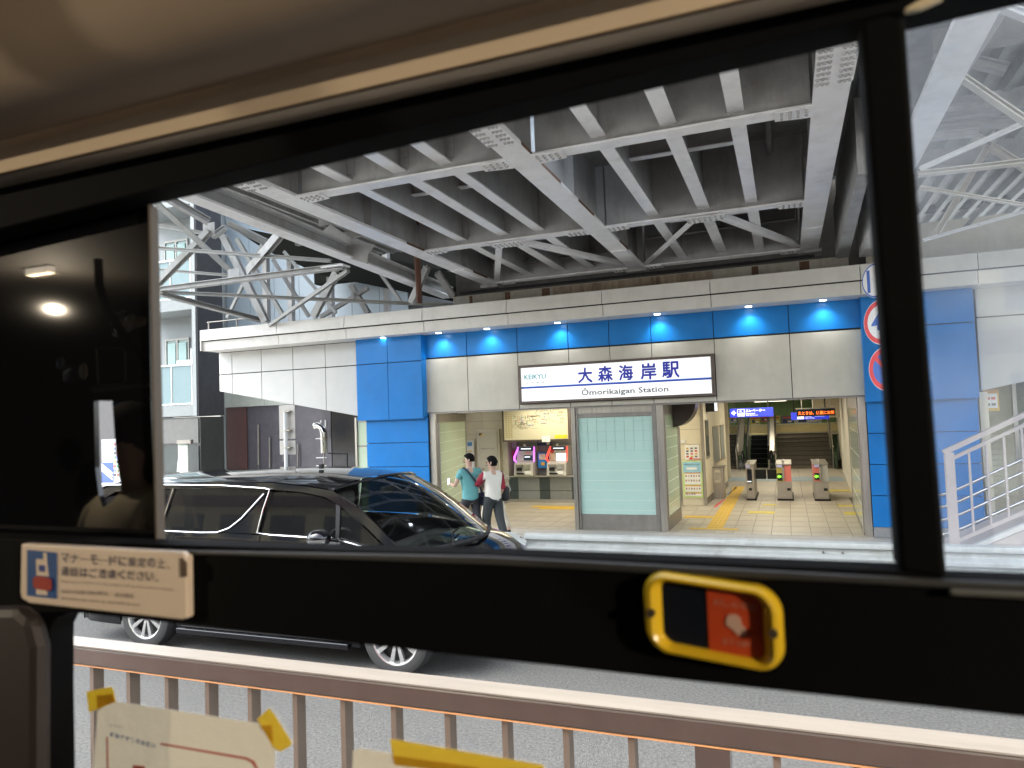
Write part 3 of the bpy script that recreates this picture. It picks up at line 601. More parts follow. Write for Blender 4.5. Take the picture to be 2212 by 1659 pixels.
# hanging speaker / monitor on the office
t = thing("wall_monitor", (-1.9, 18.3, 2.3), "small black monitor hanging beside the cream column near the ceiling", "monitor")
MB().box(-1.90, -1.66, 18.0, 18.4, 2.30, 2.54).build("case", BLACK, t, bevel=.01); MB().box(-1.655, -1.60, 18.02, 18.1, 2.32, 2.56).build("lit_label", SC_ON, t)
# steel cabinet
t = thing("steel_cabinet", (-1.72, 18.9, .1), "waist-high stainless steel cabinet with a paper notice beside the office", "cabinet")
MB().box(-1.85, -1.58, 18.7, 19.1, .1, .88).build("body", STEEL, t, bevel=.008); MB().box(-1.88, -1.55, 18.66, 19.14, .88, .91).build("lid", STEEL_D, t); MB().box(-1.80, -1.66, 18.69, 18.7, .5, .82).build("paper_notice", mat("old_paper", (.62, .58, .48), .7), t)
text("お忘れ物", -1.78, -1.68, .56, .78, 18.685, mat("notice_ink", (.05, .05, .06), .6), t)
# hanging signs
HB = mat("lit_blue_sign", (.025, .04, .55), .4, var=0, emit=.11); WT = mat("lit_white_print", (1, 1, 1), .4, var=0, emit=.13)
hs = thing("hanging_sign", (-.8, 18, 2.14), "blue hanging sign with white arrow and elevator pictogram pointing left", "hanging sign", "blue hanging signs over the gates")
MB().box(-1.30, -.31, 17.96, 18.04, 2.14, 2.355).build("board", HB, hs, bevel=.006)
for x in (-1.2, -.42): MB().tube([(x, 18, 2.355), (x, 18, 2.62)], .014).build("hanger", BLACK, hs)
MB().xz([(-1.27, 2.25), (-1.20, 2.31), (-1.185, 2.295), (-1.215, 2.262), (-1.15, 2.262), (-1.15, 2.238), (-1.215, 2.238), (-1.185, 2.205), (-1.20, 2.19)], 17.95, 17.958).build("arrow", WT, hs)
mb = MB()
for a in ((-1.12, -1.11, 2.165, 2.335), (-.97, -.96, 2.165, 2.335), (-1.11, -.97, 2.165, 2.175), (-1.11, -.97, 2.325, 2.335), (-1.09, -.99, 2.19, 2.25)): mb.box(a[0], a[1], 17.95, 17.958, a[2], a[3])
mb.sheet([(-1.08, 17.95, 2.28), (-1.05, 17.95, 2.31), (-1.02, 17.95, 2.28)]); mb.build("elevator_pictogram", WT, hs)
text("エレベーター", -.93, -.49, 2.265, 2.33, 17.952, WT, hs, bold=.02); text("Elevator", -.93, -.72, 2.205, 2.25, 17.952, WT, hs); text("电梯 엘리베이터", -.93, -.66, 2.165, 2.195, 17.952, WT, hs)
hs2 = thing("hanging_sign", (.5, 18.6, 2.05), "blue toilet direction sign partly behind the orange text display", "hanging sign", "blue hanging signs over the gates")
MB().box(.08, .93, 18.56, 18.64, 2.03, 2.21).build("board", HB, hs2, bevel=.006); 
for x in (.15, .85): MB().tube([(x, 18.6, 2.21), (x, 18.6, 2.62)], .014).build("hanger", BLACK, hs2)
MB().box(.22, .37, 18.55, 18.558, 2.045, 2.13).build("toilet_pictogram", WT, hs2)
text("Toilets", .40, .54, 2.09, 2.125, 18.55, WT, hs2); text("厕所 화장실", .40, .60, 2.05, 2.08, 18.55, WT, hs2); text("お手洗い", .62, .84, 2.09, 2.125, 18.55, WT, hs2)
MB().xz([(.91, 2.155), (.86, 2.10), (.855, 2.13), (.83, 2.13), (.83, 2.145), (.85, 2.155)], 18.55, 18.558).build("arrow", WT, hs2)
ld = thing("led_display", (.62, 17.9, 2.1), "hanging black display running orange Japanese text over the right gate", "led display")
MB().box(.20, 1.03, 17.86, 17.98, 2.115, 2.285).build("case", BLKG, ld, bevel=.006); MB().box(.19, 1.04, 17.85, 17.99, 2.285, 2.31).build("top_cover", STEEL, ld)
for x in (.32, .92): MB().tube([(x, 17.92, 2.31), (x, 17.92, 2.62)], .012).build("hanger", STEEL, ld)
text("たときは、係員にお知", .24, 1.0, 2.15, 2.235, 17.855, mat("led_orange", (1, .16, .02), .4, var=0, emit=.32), ld, bold=.02)

# ticket gates
GS = mat("gate_steel", (.40, .36, .31), .35, .6, var=.1); GP = mat("gate_salmon_pink", (.72, .20, .17), .4); GYL = mat("gate_yellow", (.52, .44, .10), .4); GRN = mat("green_arrow_light", (.25, 1, .05), .4, var=0, emit=.24)
def gate(x, wl, lb, left_m, right_m, arrow, single=False):
    t = thing("ticket_gate", (x, 18.4, .1), lb, "ticket gate", "ticket gates across the hall"); w2 = wl / 2
    MB().box(x - w2 - .01, x + w2 + .03, 18.36, 19.9, .1, .14).build("base_plate", BLACK, t)
    MB().box(x - w2, x + w2, 18.38, 19.86, .14, .56).build("lower_case", GS, t, bevel=.008)
    if single:
        MB().box(x - w2, x + w2, 18.38, 19.86, .56, .98).build("upper_case", GS, t, bevel=.008); MB().box(x - w2 + .03, x + w2 - .05, 18.37, 18.38, .52, .86).build("front_panel", BLKG, t); MB().box(x - w2 + .03, x + w2 - .07, 18.362, 18.37, .55, .57).build("panel_label", SC_ON, t)
    else:
        MB().box(x - w2, x, 18.38, 19.86, .56, .95).build("left_face", left_m, t, bevel=.006); MB().box(x + .002, x + w2, 18.381, 19.86, .56, .95).build("right_face", right_m, t, bevel=.006)
        MB().box(x - .035, x + .01, 18.33, 19.8, .60, 1.0).build("centre_fin", STEEL, t, bevel=.006)
    MB().box(x - w2 - .015, x + w2 + .015, 18.36, 19.88, .955, .985).build("top_plate", STEEL, t, bevel=.006)
    MB().box(x - w2 + .01, x + w2 * .0, 18.33, 18.36, .90, .96).build("card_reader", mat("reader_violet", (.45, .45, .75), .3), t)
    MB().tube([(x - .02, 18.5, .985), (x - .02, 18.5, 1.03)], .02).build("sensor", CHROME, t); MB().ball((x - .02, 18.5, 1.04), .03).build("sensor_head", CHROME, t, smooth=True)
    if arrow:
        MB().box(x - w2 + .01, x - .04, 18.365, 18.378, .58 if arrow == 1 else .6, .76).build("indicator_panel", BLKG, t)
        cx = x - w2 / 2 - .02
        MB().xz([(cx - .055, .68), (cx - .005, .725), (cx - .005, .70), (cx + .05, .70), (cx + .03, .68), (cx + .05, .66), (cx - .005, .66), (cx - .005, .635)], 18.355, 18.363).build("green_arrow", GRN, t)
    MB().box(x + (w2 - .11 if not single else -.04), x + (w2 - .03 if not single else .03), 18.372, 18.379, .34, .40).build("vent_grille", BLACK, t)
    MB().ball((x - .01, 18.375, .22), (.02, .006, .02)).build("lock", STEEL, t)
    return t
gate(-.93, .19, "narrow steel ticket gate furthest left with a black front panel", GS, GS, 0, True)
gate(-.15, .33, "wide middle ticket gate with yellow left face and pink right face", GYL, GP, 1)
gate(.67, .31, "right ticket gate with pink left face and a grey right face", GP, mat("gate_pale_grey", (.45, .45, .42), .4), 2)
t = thing("gate_flap", (-.58, 18.9, .6), "pair of black closed flaps between the left and middle ticket gates", "gate flaps")
MB().box(-.83, -.57, 19.0, 19.03, .56, .80).build("flap", BLACK, t, bevel=.01); MB().box(-.55, -.32, 19.0, 19.03, .56, .80).build("flap", BLACK, t, bevel=.01)
# ================================================================== RAILWAY BRIDGE
br = thing("railway_bridge", (-2.6, 10, 5.2), "grey painted steel railway bridge with riveted girders seen from below", "bridge")
ZG = 5.2; YE = 14.15; Y0B = 5.0
riv = MB()
def rivet(x, y, z, r=.022):
    b = len(riv.v)
    for rr_, dz in ((r, 0), (r * .6, -.018)):
        for j in range(6): a = j * math.pi / 3; riv.v.append(Vector((x + rr_ * math.cos(a), y + rr_ * math.sin(a), z + dz)))
    for j in range(6): riv.f.append([b + j, b + (j + 1) % 6, b + 6 + (j + 1) % 6, b + 6 + j])
    riv.f.append([b + 6 + j for j in range(6)])
def rivet_y(x, y, z, r=.02):       # on a web face looking towards -y
    b = len(riv.v)
    for rr_, dy in ((r, 0), (r * .6, -.018)):
        for j in range(6): a = j * math.pi / 3; riv.v.append(Vector((x + rr_ * math.cos(a), y + dy, z + rr_ * math.sin(a))))
    for j in range(6): riv.f.append([b + j, b + (j + 1) % 6, b + 6 + (j + 1) % 6, b + 6 + j])
    riv.f.append([b + 6 + j for j in range(6)])
GX = [-5.75, -2.62, .52]
for gx in GX + [2.3]:
    if gx == 2.3: continue
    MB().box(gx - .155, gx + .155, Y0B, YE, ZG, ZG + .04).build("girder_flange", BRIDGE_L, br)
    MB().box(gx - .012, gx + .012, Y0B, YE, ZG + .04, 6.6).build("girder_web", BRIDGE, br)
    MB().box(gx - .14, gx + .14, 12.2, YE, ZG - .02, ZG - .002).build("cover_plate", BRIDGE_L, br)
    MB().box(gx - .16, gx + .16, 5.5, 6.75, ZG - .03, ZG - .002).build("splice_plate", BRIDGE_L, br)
    for i in range(12):
        for xx in (-.13, -.09, -.05, .05, .09, .13): rivet(gx + xx, 5.55 + i * .105, ZG - .03)
    MB().box(gx - .2, gx + .2, 13.75, 14.1, ZG - .09, ZG - .025).build("bearing", BRIDGE_D, br)
    k = 0
    for y in (3.9, 5.6, 7.3, 9, 10.7, 12.4, 13.9):
        for s in (-1, 1): MB().box(gx + (s > 0) * .012 - (s < 0) * .13, gx + .13 * (s > 0) - (s < 0) * .012, y - .006, y + .006, ZG + .04, 6.5).build("web_stiffener", BRIDGE, br)
CB = [5.1, 7.35, 10.7, 13.95]
SXA = [-4.92, -4.17, -3.56]; SXB = [-1.74, -1.0, -.33]
for y in CB:
    for a, b in zip(GX, GX[1:]):
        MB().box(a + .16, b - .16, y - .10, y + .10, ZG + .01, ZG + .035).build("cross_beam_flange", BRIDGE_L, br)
        MB().box(a + .16, b - .16, y - .01, y + .01, ZG + .035, 6.55).build("cross_beam_web", BRIDGE, br)
        for g_, s in ((a + .15, 1), (b - .15, -1)):
            MB().xy([(g_, y - .15), (g_ + s * .34, y - .105), (g_ + s * .34, y + .105), (g_, y + .15)], ZG - .01, ZG + .005).build("gusset_plate", BRIDGE_L, br)
            for i in range(4):
                for yy in (-.08, -.02, .05): rivet(g_ + s * (.05 + i * .075), y + yy, ZG - .01, .02)
for xs in (SXA, SXB):
    for i, x in enumerate(xs):
        for y0, y1 in list(zip([5.0] + CB[1:], CB[1:])):
            mb = MB(); wd = .16 if i != 1 else .17; zb = 5.315
            MB().box(x - wd / 2, x + wd / 2, y0 + .012, y1 - .012, zb, zb + .02).build("stringer_flange", BRIDGE_L, br)
            MB().box(x - .008, x + .008, y0 + .012, y1 - .012, zb + .02, 6.2).build("stringer_web", BRIDGE, br)
            for q in range(9):
                for dx in (.05, .09): rivet_y(x + dx * (1 if i < 2 else 1), y1 - .012, 5.4 + q * .075, .02)
            MB().box(x + .02, x + .12, y1 - .024, y1 - .013, 5.38, 6.1).build("end_angle", BRIDGE, br)
# mid-bay diaphragms
for xs in (SXA, SXB):
    for y in (5.7, 9.0, 12.3):
        MB().box(xs[0], xs[2], y, y + .012, 5.62, 5.95).build("diaphragm", BRIDGE, br); MB().box(xs[0], xs[2], y - .06, y + .06, 5.605, 5.62).build("diaphragm_flange", BRIDGE_L, br)
# deck plates with joints
for k in range(5):
    for a, b in ((-5.74, -2.63), (-2.61, .51)):
        y = 5.0 + k * 1.84; MB().box(a, b, y + .006, y + 1.834, 6.2, 6.24).build("deck_plate", BRIDGE_D, br)
MB().box(-5.75, .52, Y0B, 14.3, 6.6, 6.7).build("track_bed", BRIDGE_D, br)
# V bracing of the last bay and lateral bracing
def brace(p0, p1, w=.1, h=.012, m=BRIDGE_L, up=(0, 0, 1), name="brace"):
    p0 = Vector(p0); p1 = Vector(p1); d_ = (p1 - p0).normalized(); u = d_.cross(Vector(up)).normalized(); v = u.cross(d_)
    return MB().beam(p0, p1, w, h, up).beam(p0 + v * .04 + u * (w / 2), p1 + v * .04 + u * (w / 2), h, .08, up).build(name, m, br)
for a, b, xm in ((GX[0], GX[1], -4.18), (GX[1], GX[2], -1.0)):
    for xx in (a + .2, b - .2): brace((xm + (.15 if xx > xm else -.15), 10.85, ZG + .02), (xx, 13.7, ZG + .02), .11)
    MB().xy([(xm - .3, 10.65), (xm + .3, 10.65), (xm + .22, 10.98), (xm - .22, 10.98)], ZG - .012, ZG).build("gusset_plate", BRIDGE_L, br)
    for i in range(7):
        for yy in (10.72, 10.82, 10.9): rivet(xm - .24 + i * .08, yy, ZG - .012, .02)
# outer left beam, its bracket plates and corrugated platform deck
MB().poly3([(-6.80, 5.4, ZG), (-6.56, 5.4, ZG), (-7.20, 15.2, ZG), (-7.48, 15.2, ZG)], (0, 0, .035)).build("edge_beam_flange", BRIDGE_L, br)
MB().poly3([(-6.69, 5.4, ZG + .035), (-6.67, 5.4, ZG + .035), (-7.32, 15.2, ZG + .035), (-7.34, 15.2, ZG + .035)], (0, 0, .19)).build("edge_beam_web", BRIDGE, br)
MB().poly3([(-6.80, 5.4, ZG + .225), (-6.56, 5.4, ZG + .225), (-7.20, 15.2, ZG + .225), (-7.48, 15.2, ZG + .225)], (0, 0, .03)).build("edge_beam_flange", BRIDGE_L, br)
cor = MB(); n = 60
def corr(mb, x0, x1, y0, y1, z, pitch=.2, amp=.05, axis='y'):
    rows = []; L = (x1 - x0) if axis == 'y' else (y1 - y0); k = int(L / pitch * 4)
    pr = [(0, 0), (.25, 0), (.35, 1), (.65, 1), (.75, 0)]
    pts = []
    t = 0
    while t < L:
        for f_, h_ in pr: pts.append((t + f_ * pitch, z - amp * h_))
        t += pitch
    if axis == 'y': mb.grid([[(x0 + p[0], y0, p[1]), (x0 + p[0], y1, p[1])] for p in pts])
    else: mb.grid([[(x0, y0 + p[0], p[1]), (x1, y0 + p[0], p[1])] for p in pts])
CORR = mat("corrugated_deck_paint", (.27, .275, .265), .5, var=.15, scale=3, dirt=.5)
corr(cor, -9.0, -5.8, 4, 13.6, 6.15, .23, .09); cor.build("corrugated_deck", CORR, br, kind="stuff")
for y in (7.6, 11.6): MB().box(-9.0, -5.9, y - .05, y + .05, 5.93, 6.05).build("deck_joist", BRIDGE_D, br)
MB().poly3([(-6.1, 9.6, ZG + .38), (-7.0, 9.6, ZG + .38), (-7.0, 9.62, 5.95), (-5.9, 9.62, 5.95)], (0, .02, 0)).build("bracket_plate", BRIDGE, br)
pts = [aty(*rt(*p), 10.4) for p in [(1175, 570), (1345, 610), (1340, 660), (1530, 720), (1535, 660), (1580, 600), (1430, 560), (1300, 470), (1270, 460), (1340, 585)]]
MB().poly3(pts[:7] + [pts[7]], (0, .02, 0)).build("bracket_plate", BRIDGE, br)
# far-left bracing, between the edge beam and the abutment
def T(x, y, Y): return aty(*rt(x, y), Y)
TB = mat("truss_grey_paint", (.27, .275, .265), .5, var=.15, scale=5, dirt=.3)
def member(a, b, w, h, name="truss_member", m=TB, up=(0, 0, 1)): MB().ibeam(a, b, w, h, up, tf=.014, tw=.01).build(name, m, br)
member(T(150, 625, 11.6), T(1300, 712, 11.6), .10, .07); member(T(150, 905, 11.2), T(1380, 752, 11.2), .16, .10, m=BRIDGE)
member(T(160, 905, 11.4), T(2070, 992, 13.4), .10, .07); member(T(230, 925, 11.2), T(860, 1090, 13.2), .16, .10)
member(T(185, 325, 11.0), T(690, 790, 12.2), .12, .05, up=(0, 1, 0)); member(T(180, 850, 12), T(520, 505, 12), .14, .14, up=(0, 1, 0))
member(T(610, 540, 12.6), T(880, 1085, 12.9), .16, .12, up=(0, 1, 0), m=BRIDGE); member(T(1085, 385, 10.6), T(765, 765, 12.0), .17, .12, up=(0, 1, 0), m=BRIDGE)
member(T(1330, 770, 12.4), T(1180, 1055, 12.9), .16, .1, up=(0, 1, 0), m=BRIDGE); member(T(1400, 762, 11.2), T(905, 1108, 12.9), .07, .07, up=(0, 1, 0))
member(T(930, 690, 13.2), T(1160, 1055, 13.6), .08, .05, up=(0, 1, 0), m=BRIDGE_D); member(T(1540, 680, 13.2), T(1740, 960, 13.2), .07, .06, up=(0, 1, 0), m=BRIDGE)
member(T(1900, 740, 12.6), T(1800, 965, 12.9), .13, .1, up=(0, 1, 0), m=BRIDGE); member(T(1970, 780, 13.0), T(2070, 930, 13.4), .13, .1, up=(0, 1, 0), m=BRIDGE)
member(T(1530, 870, 14), T(1230, 1055, 14), .10, .08, up=(0, 1, 0), m=BRIDGE_D); member(T(1420, 850, 14), T(1530, 1030, 14), .12, .1, up=(0, 1, 0), m=BRIDGE_D)
member(T(640, 480, 12.8), T(880, 600, 12.8), .2, .15, m=BRIDGE_D); member(T(240, 310, 11.0), T(520, 470, 11.6), .22, .14, m=BRIDGE_D)
member(T(160, 480, 12.6), T(640, 560, 12.8), .10, .08); member(T(700, 560, 13.6), T(1000, 1060, 13.8), .10, .08, up=(0, 1, 0)); member(T(880, 560, 13.4), T(640, 1060, 13.6), .08, .06, up=(0, 1, 0)); member(T(160, 760, 12.8), T(900, 820, 13.0), .08, .06); member(T(1000, 640, 13.8), T(1330, 1030, 13.8), .07, .05, up=(0, 1, 0))
member(T(640, 500, 12.4), T(560, 560, 12.4), .12, .1, m=BRIDGE)
for a in ((690, 790, 12.1), (530, 500, 12.1)):
    p = T(*a); MB().box(p.x - .16, p.x + .16, p.y - .01, p.y + .01, p.z - .16, p.z + .14).build("gusset_plate", BRIDGE, br)
p = T(1330, 735, 11.2); MB().box(p.x - .25, p.x + .25, p.y - .12, p.y + .12, p.z - .03, p.z).build("gusset_plate", BRIDGE_L, br)
for i in range(6):
    for j in range(3): rivet(p.x - .2 + i * .08, p.y - .08 + j * .08, p.z - .03)
p = T(210, 905, 11.3); MB().box(p.x - .2, p.x + .2, p.y - .1, p.y + .1, p.z - .03, p.z).build("gusset_plate", BRIDGE_L, br)
for i in range(5):
    for j in range(3): rivet(p.x - .16 + i * .08, p.y - .07 + j * .07, p.z - .03)
# platform posts and dark platform edge behind the truss
MB().poly3([T(640, 470, 15), T(2100, 780, 15), T(2100, 960, 15), T(1240, 790, 15), T(900, 640, 15)], (0, .2, 0)).build("platform_edge", mat("platform_dark", (.006, .007, .006), .9, spec=.05), br)
for x in (895, 1050, 1300, 1655): p = T(x, 720, 15.3); q = T(x, 1075, 15.3); MB().box(p.x - .07, p.x + .07, 15.2, 15.34, 4.6, p.z + .8).build("platform_post", BRIDGE_D, br)
MB().tube([T(1835, 430, 10.6) , T(1860, 960, 11.6)], .055, 12).build("rusty_drain_pipe", mat("dark_rust_pipe", (.07, .025, .012), .8, var=.3), br, smooth=True)
# right girder face, outer pieces and lamp-side bits
MB().box(1.02, 1.05, 6.4, 14.0, 5.45, 6.4).build("outer_web", BRIDGE, br)
MB().poly3([(.90, 9.0, 5.0), (1.02, 9.0, 5.0), (1.16, 13.9, 4.98), (.95, 13.9, 4.98)], (0, 0, .9)).build("outer_fascia_plate", BRIDGE, br)
MB().poly3([(1.25, 10.2, 4.95), (1.40, 10.2, 4.95), (1.50, 13.6, 4.9), (1.30, 13.6, 4.9)], (0, 0, 1.3)).build("outer_fascia_plate", BRIDGE_L, br)
for y in (9.6, 10.6, 11.6, 12.6): MB().box(1.05, 1.3, y, y + .08, 5.5, 5.6).build("outer_bracket", BRIDGE, br)
MB().tube([(.98, 13.2, 5.1), (1.02, 13.0, 5.35), (1.02, 12.6, 5.5), (1.02, 11, 5.7)], .03).build("drain_pipe", STEEL, br)
MB().box(-15, -9.0, 3, 14.0, 8.8, 9.0).build("unseen_sky_blocker", mat("sky_blocker_grey", (.25, .25, .24), .7), br)  # unseen slab added to block sky light from the left of the facade
RE = mat("rust_edge_brown", (.13, .07, .04), .8, var=.4, scale=14)
for y0, y1, gx in ((6.9, 8.3, GX[1]), (9.1, 9.9, GX[1]), (11.6, 12.3, GX[1]), (7.6, 8.1, GX[2]), (10.0, 10.6, GX[0]), (12.6, 13.3, GX[0])): MB().box(gx + .1555, gx + .160, y0, y1, ZG + .002, ZG + .038).build("rust_patch", RE, br)
for k in range(9): x = -6.3 + k * .83; MB().box(x, x + .07 + .05 * (k % 3), 13.941, 13.948, 4.7 - .0 * k, 5.0).build("rust_streak", RE, br)
MB().tube([(-5.5, 13.6, 5.5), (-2.9, 13.6, 5.5), (-2.8, 13.6, 5.9)], .025).build("conduit", BRIDGE_D, br); MB().tube([(-2.3, 13.2, 5.6), (.3, 13.2, 5.62), (.35, 12.4, 5.9)], .03).build("conduit", BRIDGE_D, br)
MB().tube([(-3.2, 5, 5.9), (-3.2, 13.8, 5.9)], .03).build("conduit", BRIDGE_D, br); MB().tube([(-.05, 5, 6.0), (-.05, 13.8, 6.0)], .04).build("conduit", BRIDGE_D, br)
for x, y in ((-2.35, 7.9), (-5.45, 7.9), (-2.35, 11.2), (.2, 11.2), (-5.45, 11.2)): MB().box(x - .09, x + .09, y, y + .02, ZG + .3, 6.1).build("web_doubler_plate", BRIDGE_L, br)
riv.build("rivets", BRIDGE, br, kind="stuff")
# right hand part: corrugated platform deck with diagonal braces
MB().box(1.30, 1.58, 5.0, 13.2, 5.15, 5.2).build("side_flange", BRIDGE_L, br)
MB().box(.5, 1.75, 5.0, 14.4, 6.62, 6.68).build("walkway_deck", BRIDGE_D, br); MB().box(-9.1, -5.7, 5.0, 14.4, 6.3, 6.34).build("walkway_deck", BRIDGE_D, br); MB().box(1.2, 9, 5.0, 18, 6.45, 6.5).build("platform_slab", BRIDGE_D, br)
c2 = MB(); corr(c2, 1.7, 9, 5, 18, 6.3, .30, .13, 'y'); c2.build("corrugated_deck", mat("corrugated_deck_dirty", (.22, .24, .22), .55, var=.2, scale=3, dirt=.5), br, kind="stuff")
def Q(x, y, Y): return aty(*rr(x, y), Y)
WB = mat("brace_cream_paint", (.55, .52, .45), .5, var=.08, dirt=.2, dcol=(.3, .25, .18))
for a, b, w_, h_, m_ in [((520, 975, 9), (1130, 905, 9), .12, .05, WB), ((520, 1045, 9.4), (1130, 1150, 9.4), .06, .04, WB), ((530, 945, 9.2), (1130, 680, 9.2), .07, .05, BRIDGE_L), ((675, 390, 8), (1110, 690, 8), .12, .05, WB),
        ((635, 1295, 11), (960, 740, 11), .12, .08, WB), ((820, 770, 11), (1120, 960, 11), .12, .08, WB), ((545, 1335, 11.6), (1130, 1170, 11.6), .07, .04, BRIDGE_L), ((950, 45, 7), (1130, 120, 7), .1, .06, BRIDGE_L),
        ((700, 340, 8.6), (990, 410, 8.6), .12, .1, BRIDGE), ((540, 780, 9.6), (850, 750, 9.6), .10, .08, BRIDGE), ((560, 730, 10), (1100, 690, 10), .16, .1, BRIDGE_D), ((1000, 600, 10), (560, 640, 10), .1, .1, BRIDGE_D), ((780, 1270, 11.8), (900, 1130, 11.8), .08, .06, BRIDGE_D),
        ((960, 60, 7.5), (500, 800, 10.5), .18, .1, BRIDGE)]:
    MB().ibeam(Q(*a), Q(*b), w_, h_, tf=.012, tw=.01).build("deck_brace", m_, br)
for y in (6.2, 8.4, 10.4, 12.4): MB().box(1.6, 7, y - .08, y + .08, 5.95, 6.2).build("deck_joist", BRIDGE_D, br)
bl = thing("bridge_lamp", (-2.05, 7.75, 5.75), "small cold white lamp fixed high between the bridge girders", "lamp")
MB().box(-2.12, -1.98, 7.72, 7.78, 5.72, 5.78).build("lamp_body", SHADE, bl); MB().box(-2.11, -1.99, 7.73, 7.77, 5.712, 5.719).build("lens", mat("cold_lamp_lens", (.8, .9, 1), .4, var=0, emit=1.5), bl)
L = bpy.data.lights.new("bridge_lamp_light", 'POINT'); L.energy = 2.5; L.color = (.75, .85, 1); L.shadow_soft_size = .05; lo = bpy.data.objects.new("bridge_lamp_light", L); COL.objects.link(lo); lo.parent = bl; lo.location = (0, 0, -.08)
# abutment
ab = thing("abutment", (-2.7, 14, 4.6), "rust stained concrete bridge seat above the station canopy", "abutment")
MB().box(-6.7, 1.16, 13.95, 15.2, 4.3, 5.02).build("bearing_shelf", CONC, ab, bevel=.01)
MB().box(-4.4, -1.2, 13.93, 13.948, 4.68, 5.0).build("rust_stained_facing", mat("rust_streaked_concrete", (.34, .27, .2), .85, var=.3, scale=5, dirt=1.0, dcol=(.07, .03, .015), stretch=(3, 1, .6)), ab)
MB().box(-6.9, 1.9, 14.55, 14.9, 4.66, 6.6).build("back_wall", mat("sooty_concrete", (.08, .075, .07), .9, var=.3), ab)
MB().tube([(-6.5, 13.9, 5.07), (.6, 13.9, 5.07)], .03).build("cable_pipe", BLACK, ab)
MB().box(1.5, 6.5, 14.4, 15.2, 4.6, 5.55).build("upper_wall", mat("cream_render", (.58, .54, .44), .8, var=.08, dirt=.2), ab)
MB().box(-12, 8, 16.2, 16.5, 6.2, 9).build("platform_wall", mat("far_platform_wall", (.01, .011, .01), .9, spec=.05), ab)

# ================================================================== LEFT BUILDINGS
ap = thing("apartment_building", (-16, 15, 0), "white apartment block with frosted glass balconies and charcoal side wall", "apartment building")
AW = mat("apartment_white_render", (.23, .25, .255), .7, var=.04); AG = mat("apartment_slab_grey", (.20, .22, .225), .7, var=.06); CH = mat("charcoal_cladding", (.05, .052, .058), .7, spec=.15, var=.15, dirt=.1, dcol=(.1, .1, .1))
FG = mat("frosted_balcony_glass", (.16, .225, .24), .5, spec=.2, var=.03); WG = mat("window_glass_green", (.10, .17, .16), .08, var=.3, scale=2)
MB().box(-17.75, -15.3, 16.0, 16.2, 2.7, 16).build("main_wall", AW, ap)
MB().box(-15.03, -14.98, 14.98, 15.92, 2.69, 16).build("charcoal_side_wall", CH, ap)
MB().box(-15.16, -15.03, 14.96, 16, 2.69, 16).build("white_fin", AW, ap)
MB().box(-17.75, -15.0, 15.05, 15.92, .0, 2.66).build("ground_floor_wall", mat("dark_shopfront", (.05, .052, .05), .35, var=.2), ap)
for k in range(1): MB().box(-17.7 + k * 1.8, -15.05 + k * 1.8, 15.02, 15.05, 1.95, 2.62).build("shutter_band", mat("dark_shutter", (.11, .11, .105), .6), ap)
for k in range(1): MB().box(-17.7 + k * 1.8, -15.05 + k * 1.8, 15.02, 15.04, .3, 1.88).build("shop_window", mat("shop_window_glass", (.04, .05, .05), .06), ap)
for k in range(4):
    z0 = 2.69 + 2.95 * k
    MB().box(-17.75, -15.16, 14.98, 16, z0, z0 + .31).build("balcony_slab", AG, ap, bevel=.01)
    for j in range(3):
        x1 = -15.2 - j * .74; gl_ = MB().box(x1 - .72, x1, 14.99, 15.005, z0 + .36, z0 + 1.40).build("balcony_glass", FG, ap)
        MB().box(x1 - .012, x1 + .008, 14.97, 15.02, z0 + .31, z0 + 1.42).build("mullion", WHITE, gl_)
    MB().box(-17.75, -15.18, 14.96, 15.03, z0 + 1.41, z0 + 1.45).build("balcony_rail", WHITE, ap); MB().box(-17.75, -15.18, 14.97, 15.02, z0 + .33, z0 + .36).build("balcony_rail", WHITE, ap)
    for x0, x1 in ((-17.15, -16.32),):
        wd = MB().box(x0, x1, 15.97, 15.99, z0 + .32, z0 + 2.28).build("window", WG, ap)
        fr = MB(); fr.box(x0 - .04, x1 + .04, 15.94, 15.97, z0 + 2.28, z0 + 2.34).box(x0 - .04, x0, 15.94, 15.97, z0 + .3, z0 + 2.28).box(x1, x1 + .04, 15.94, 15.97, z0 + .3, z0 + 2.28).box((x0 + x1) / 2 - .03, (x0 + x1) / 2 + .03, 15.94, 15.96, z0 + .3, z0 + 2.28)
        fr.build("frame", mat("bronze_window_frame", (.30, .29, .26), .5), wd)
    for s in (0, 1): MB().box(-17.1 + s * .42, -16.8 + s * .42, 15.99 - .05, 15.965, z0 + .4, z0 + 2.2).build("curtain", mat("pale_curtain", (.3, .42, .4), .8, stretch=(20, 1, 1)), ap)
    MB().tube([(-16.16, 15.95, z0 + .3), (-16.16, 15.95, z0 + 2.0), (-16.10, 15.95, z0 + 2.12), (-16.02, 15.9, z0 + 2.3)], .05).build("drain_pipe", SHADE, ap, smooth=True)
    MB().box(-16.3, -15.2, 15.5, 16, z0 + 1.3, z0 + 1.62).build("air_duct_cover", SHADE, ap)
rb_ = thing("panel_clad_building", (-11, 17, 0), "pale blue-grey panel clad building with dark ground floor behind the station canopy", "building")
PB = mat("blue_grey_metal_cladding", (.27, .325, .37), .45, var=.05, scale=1)
x = -15.83
while x < -9.9:
    for z0, z1 in ((3.62, 5.0), (5.02, 6.9), (6.92, 12)): MB().box(x + .006, x + .894, 17.0, 17.04, z0, z1).build("cladding_panel", PB, rb_)
    x += .9
MB().box(-16.04, -9.1, 17.04, 22, 0, 12).build("core", JOINT, rb_)
MB().box(-16.05, -15.85, 16.9, 17.04, .1, 12).build("white_corner_strip", AW, rb_)
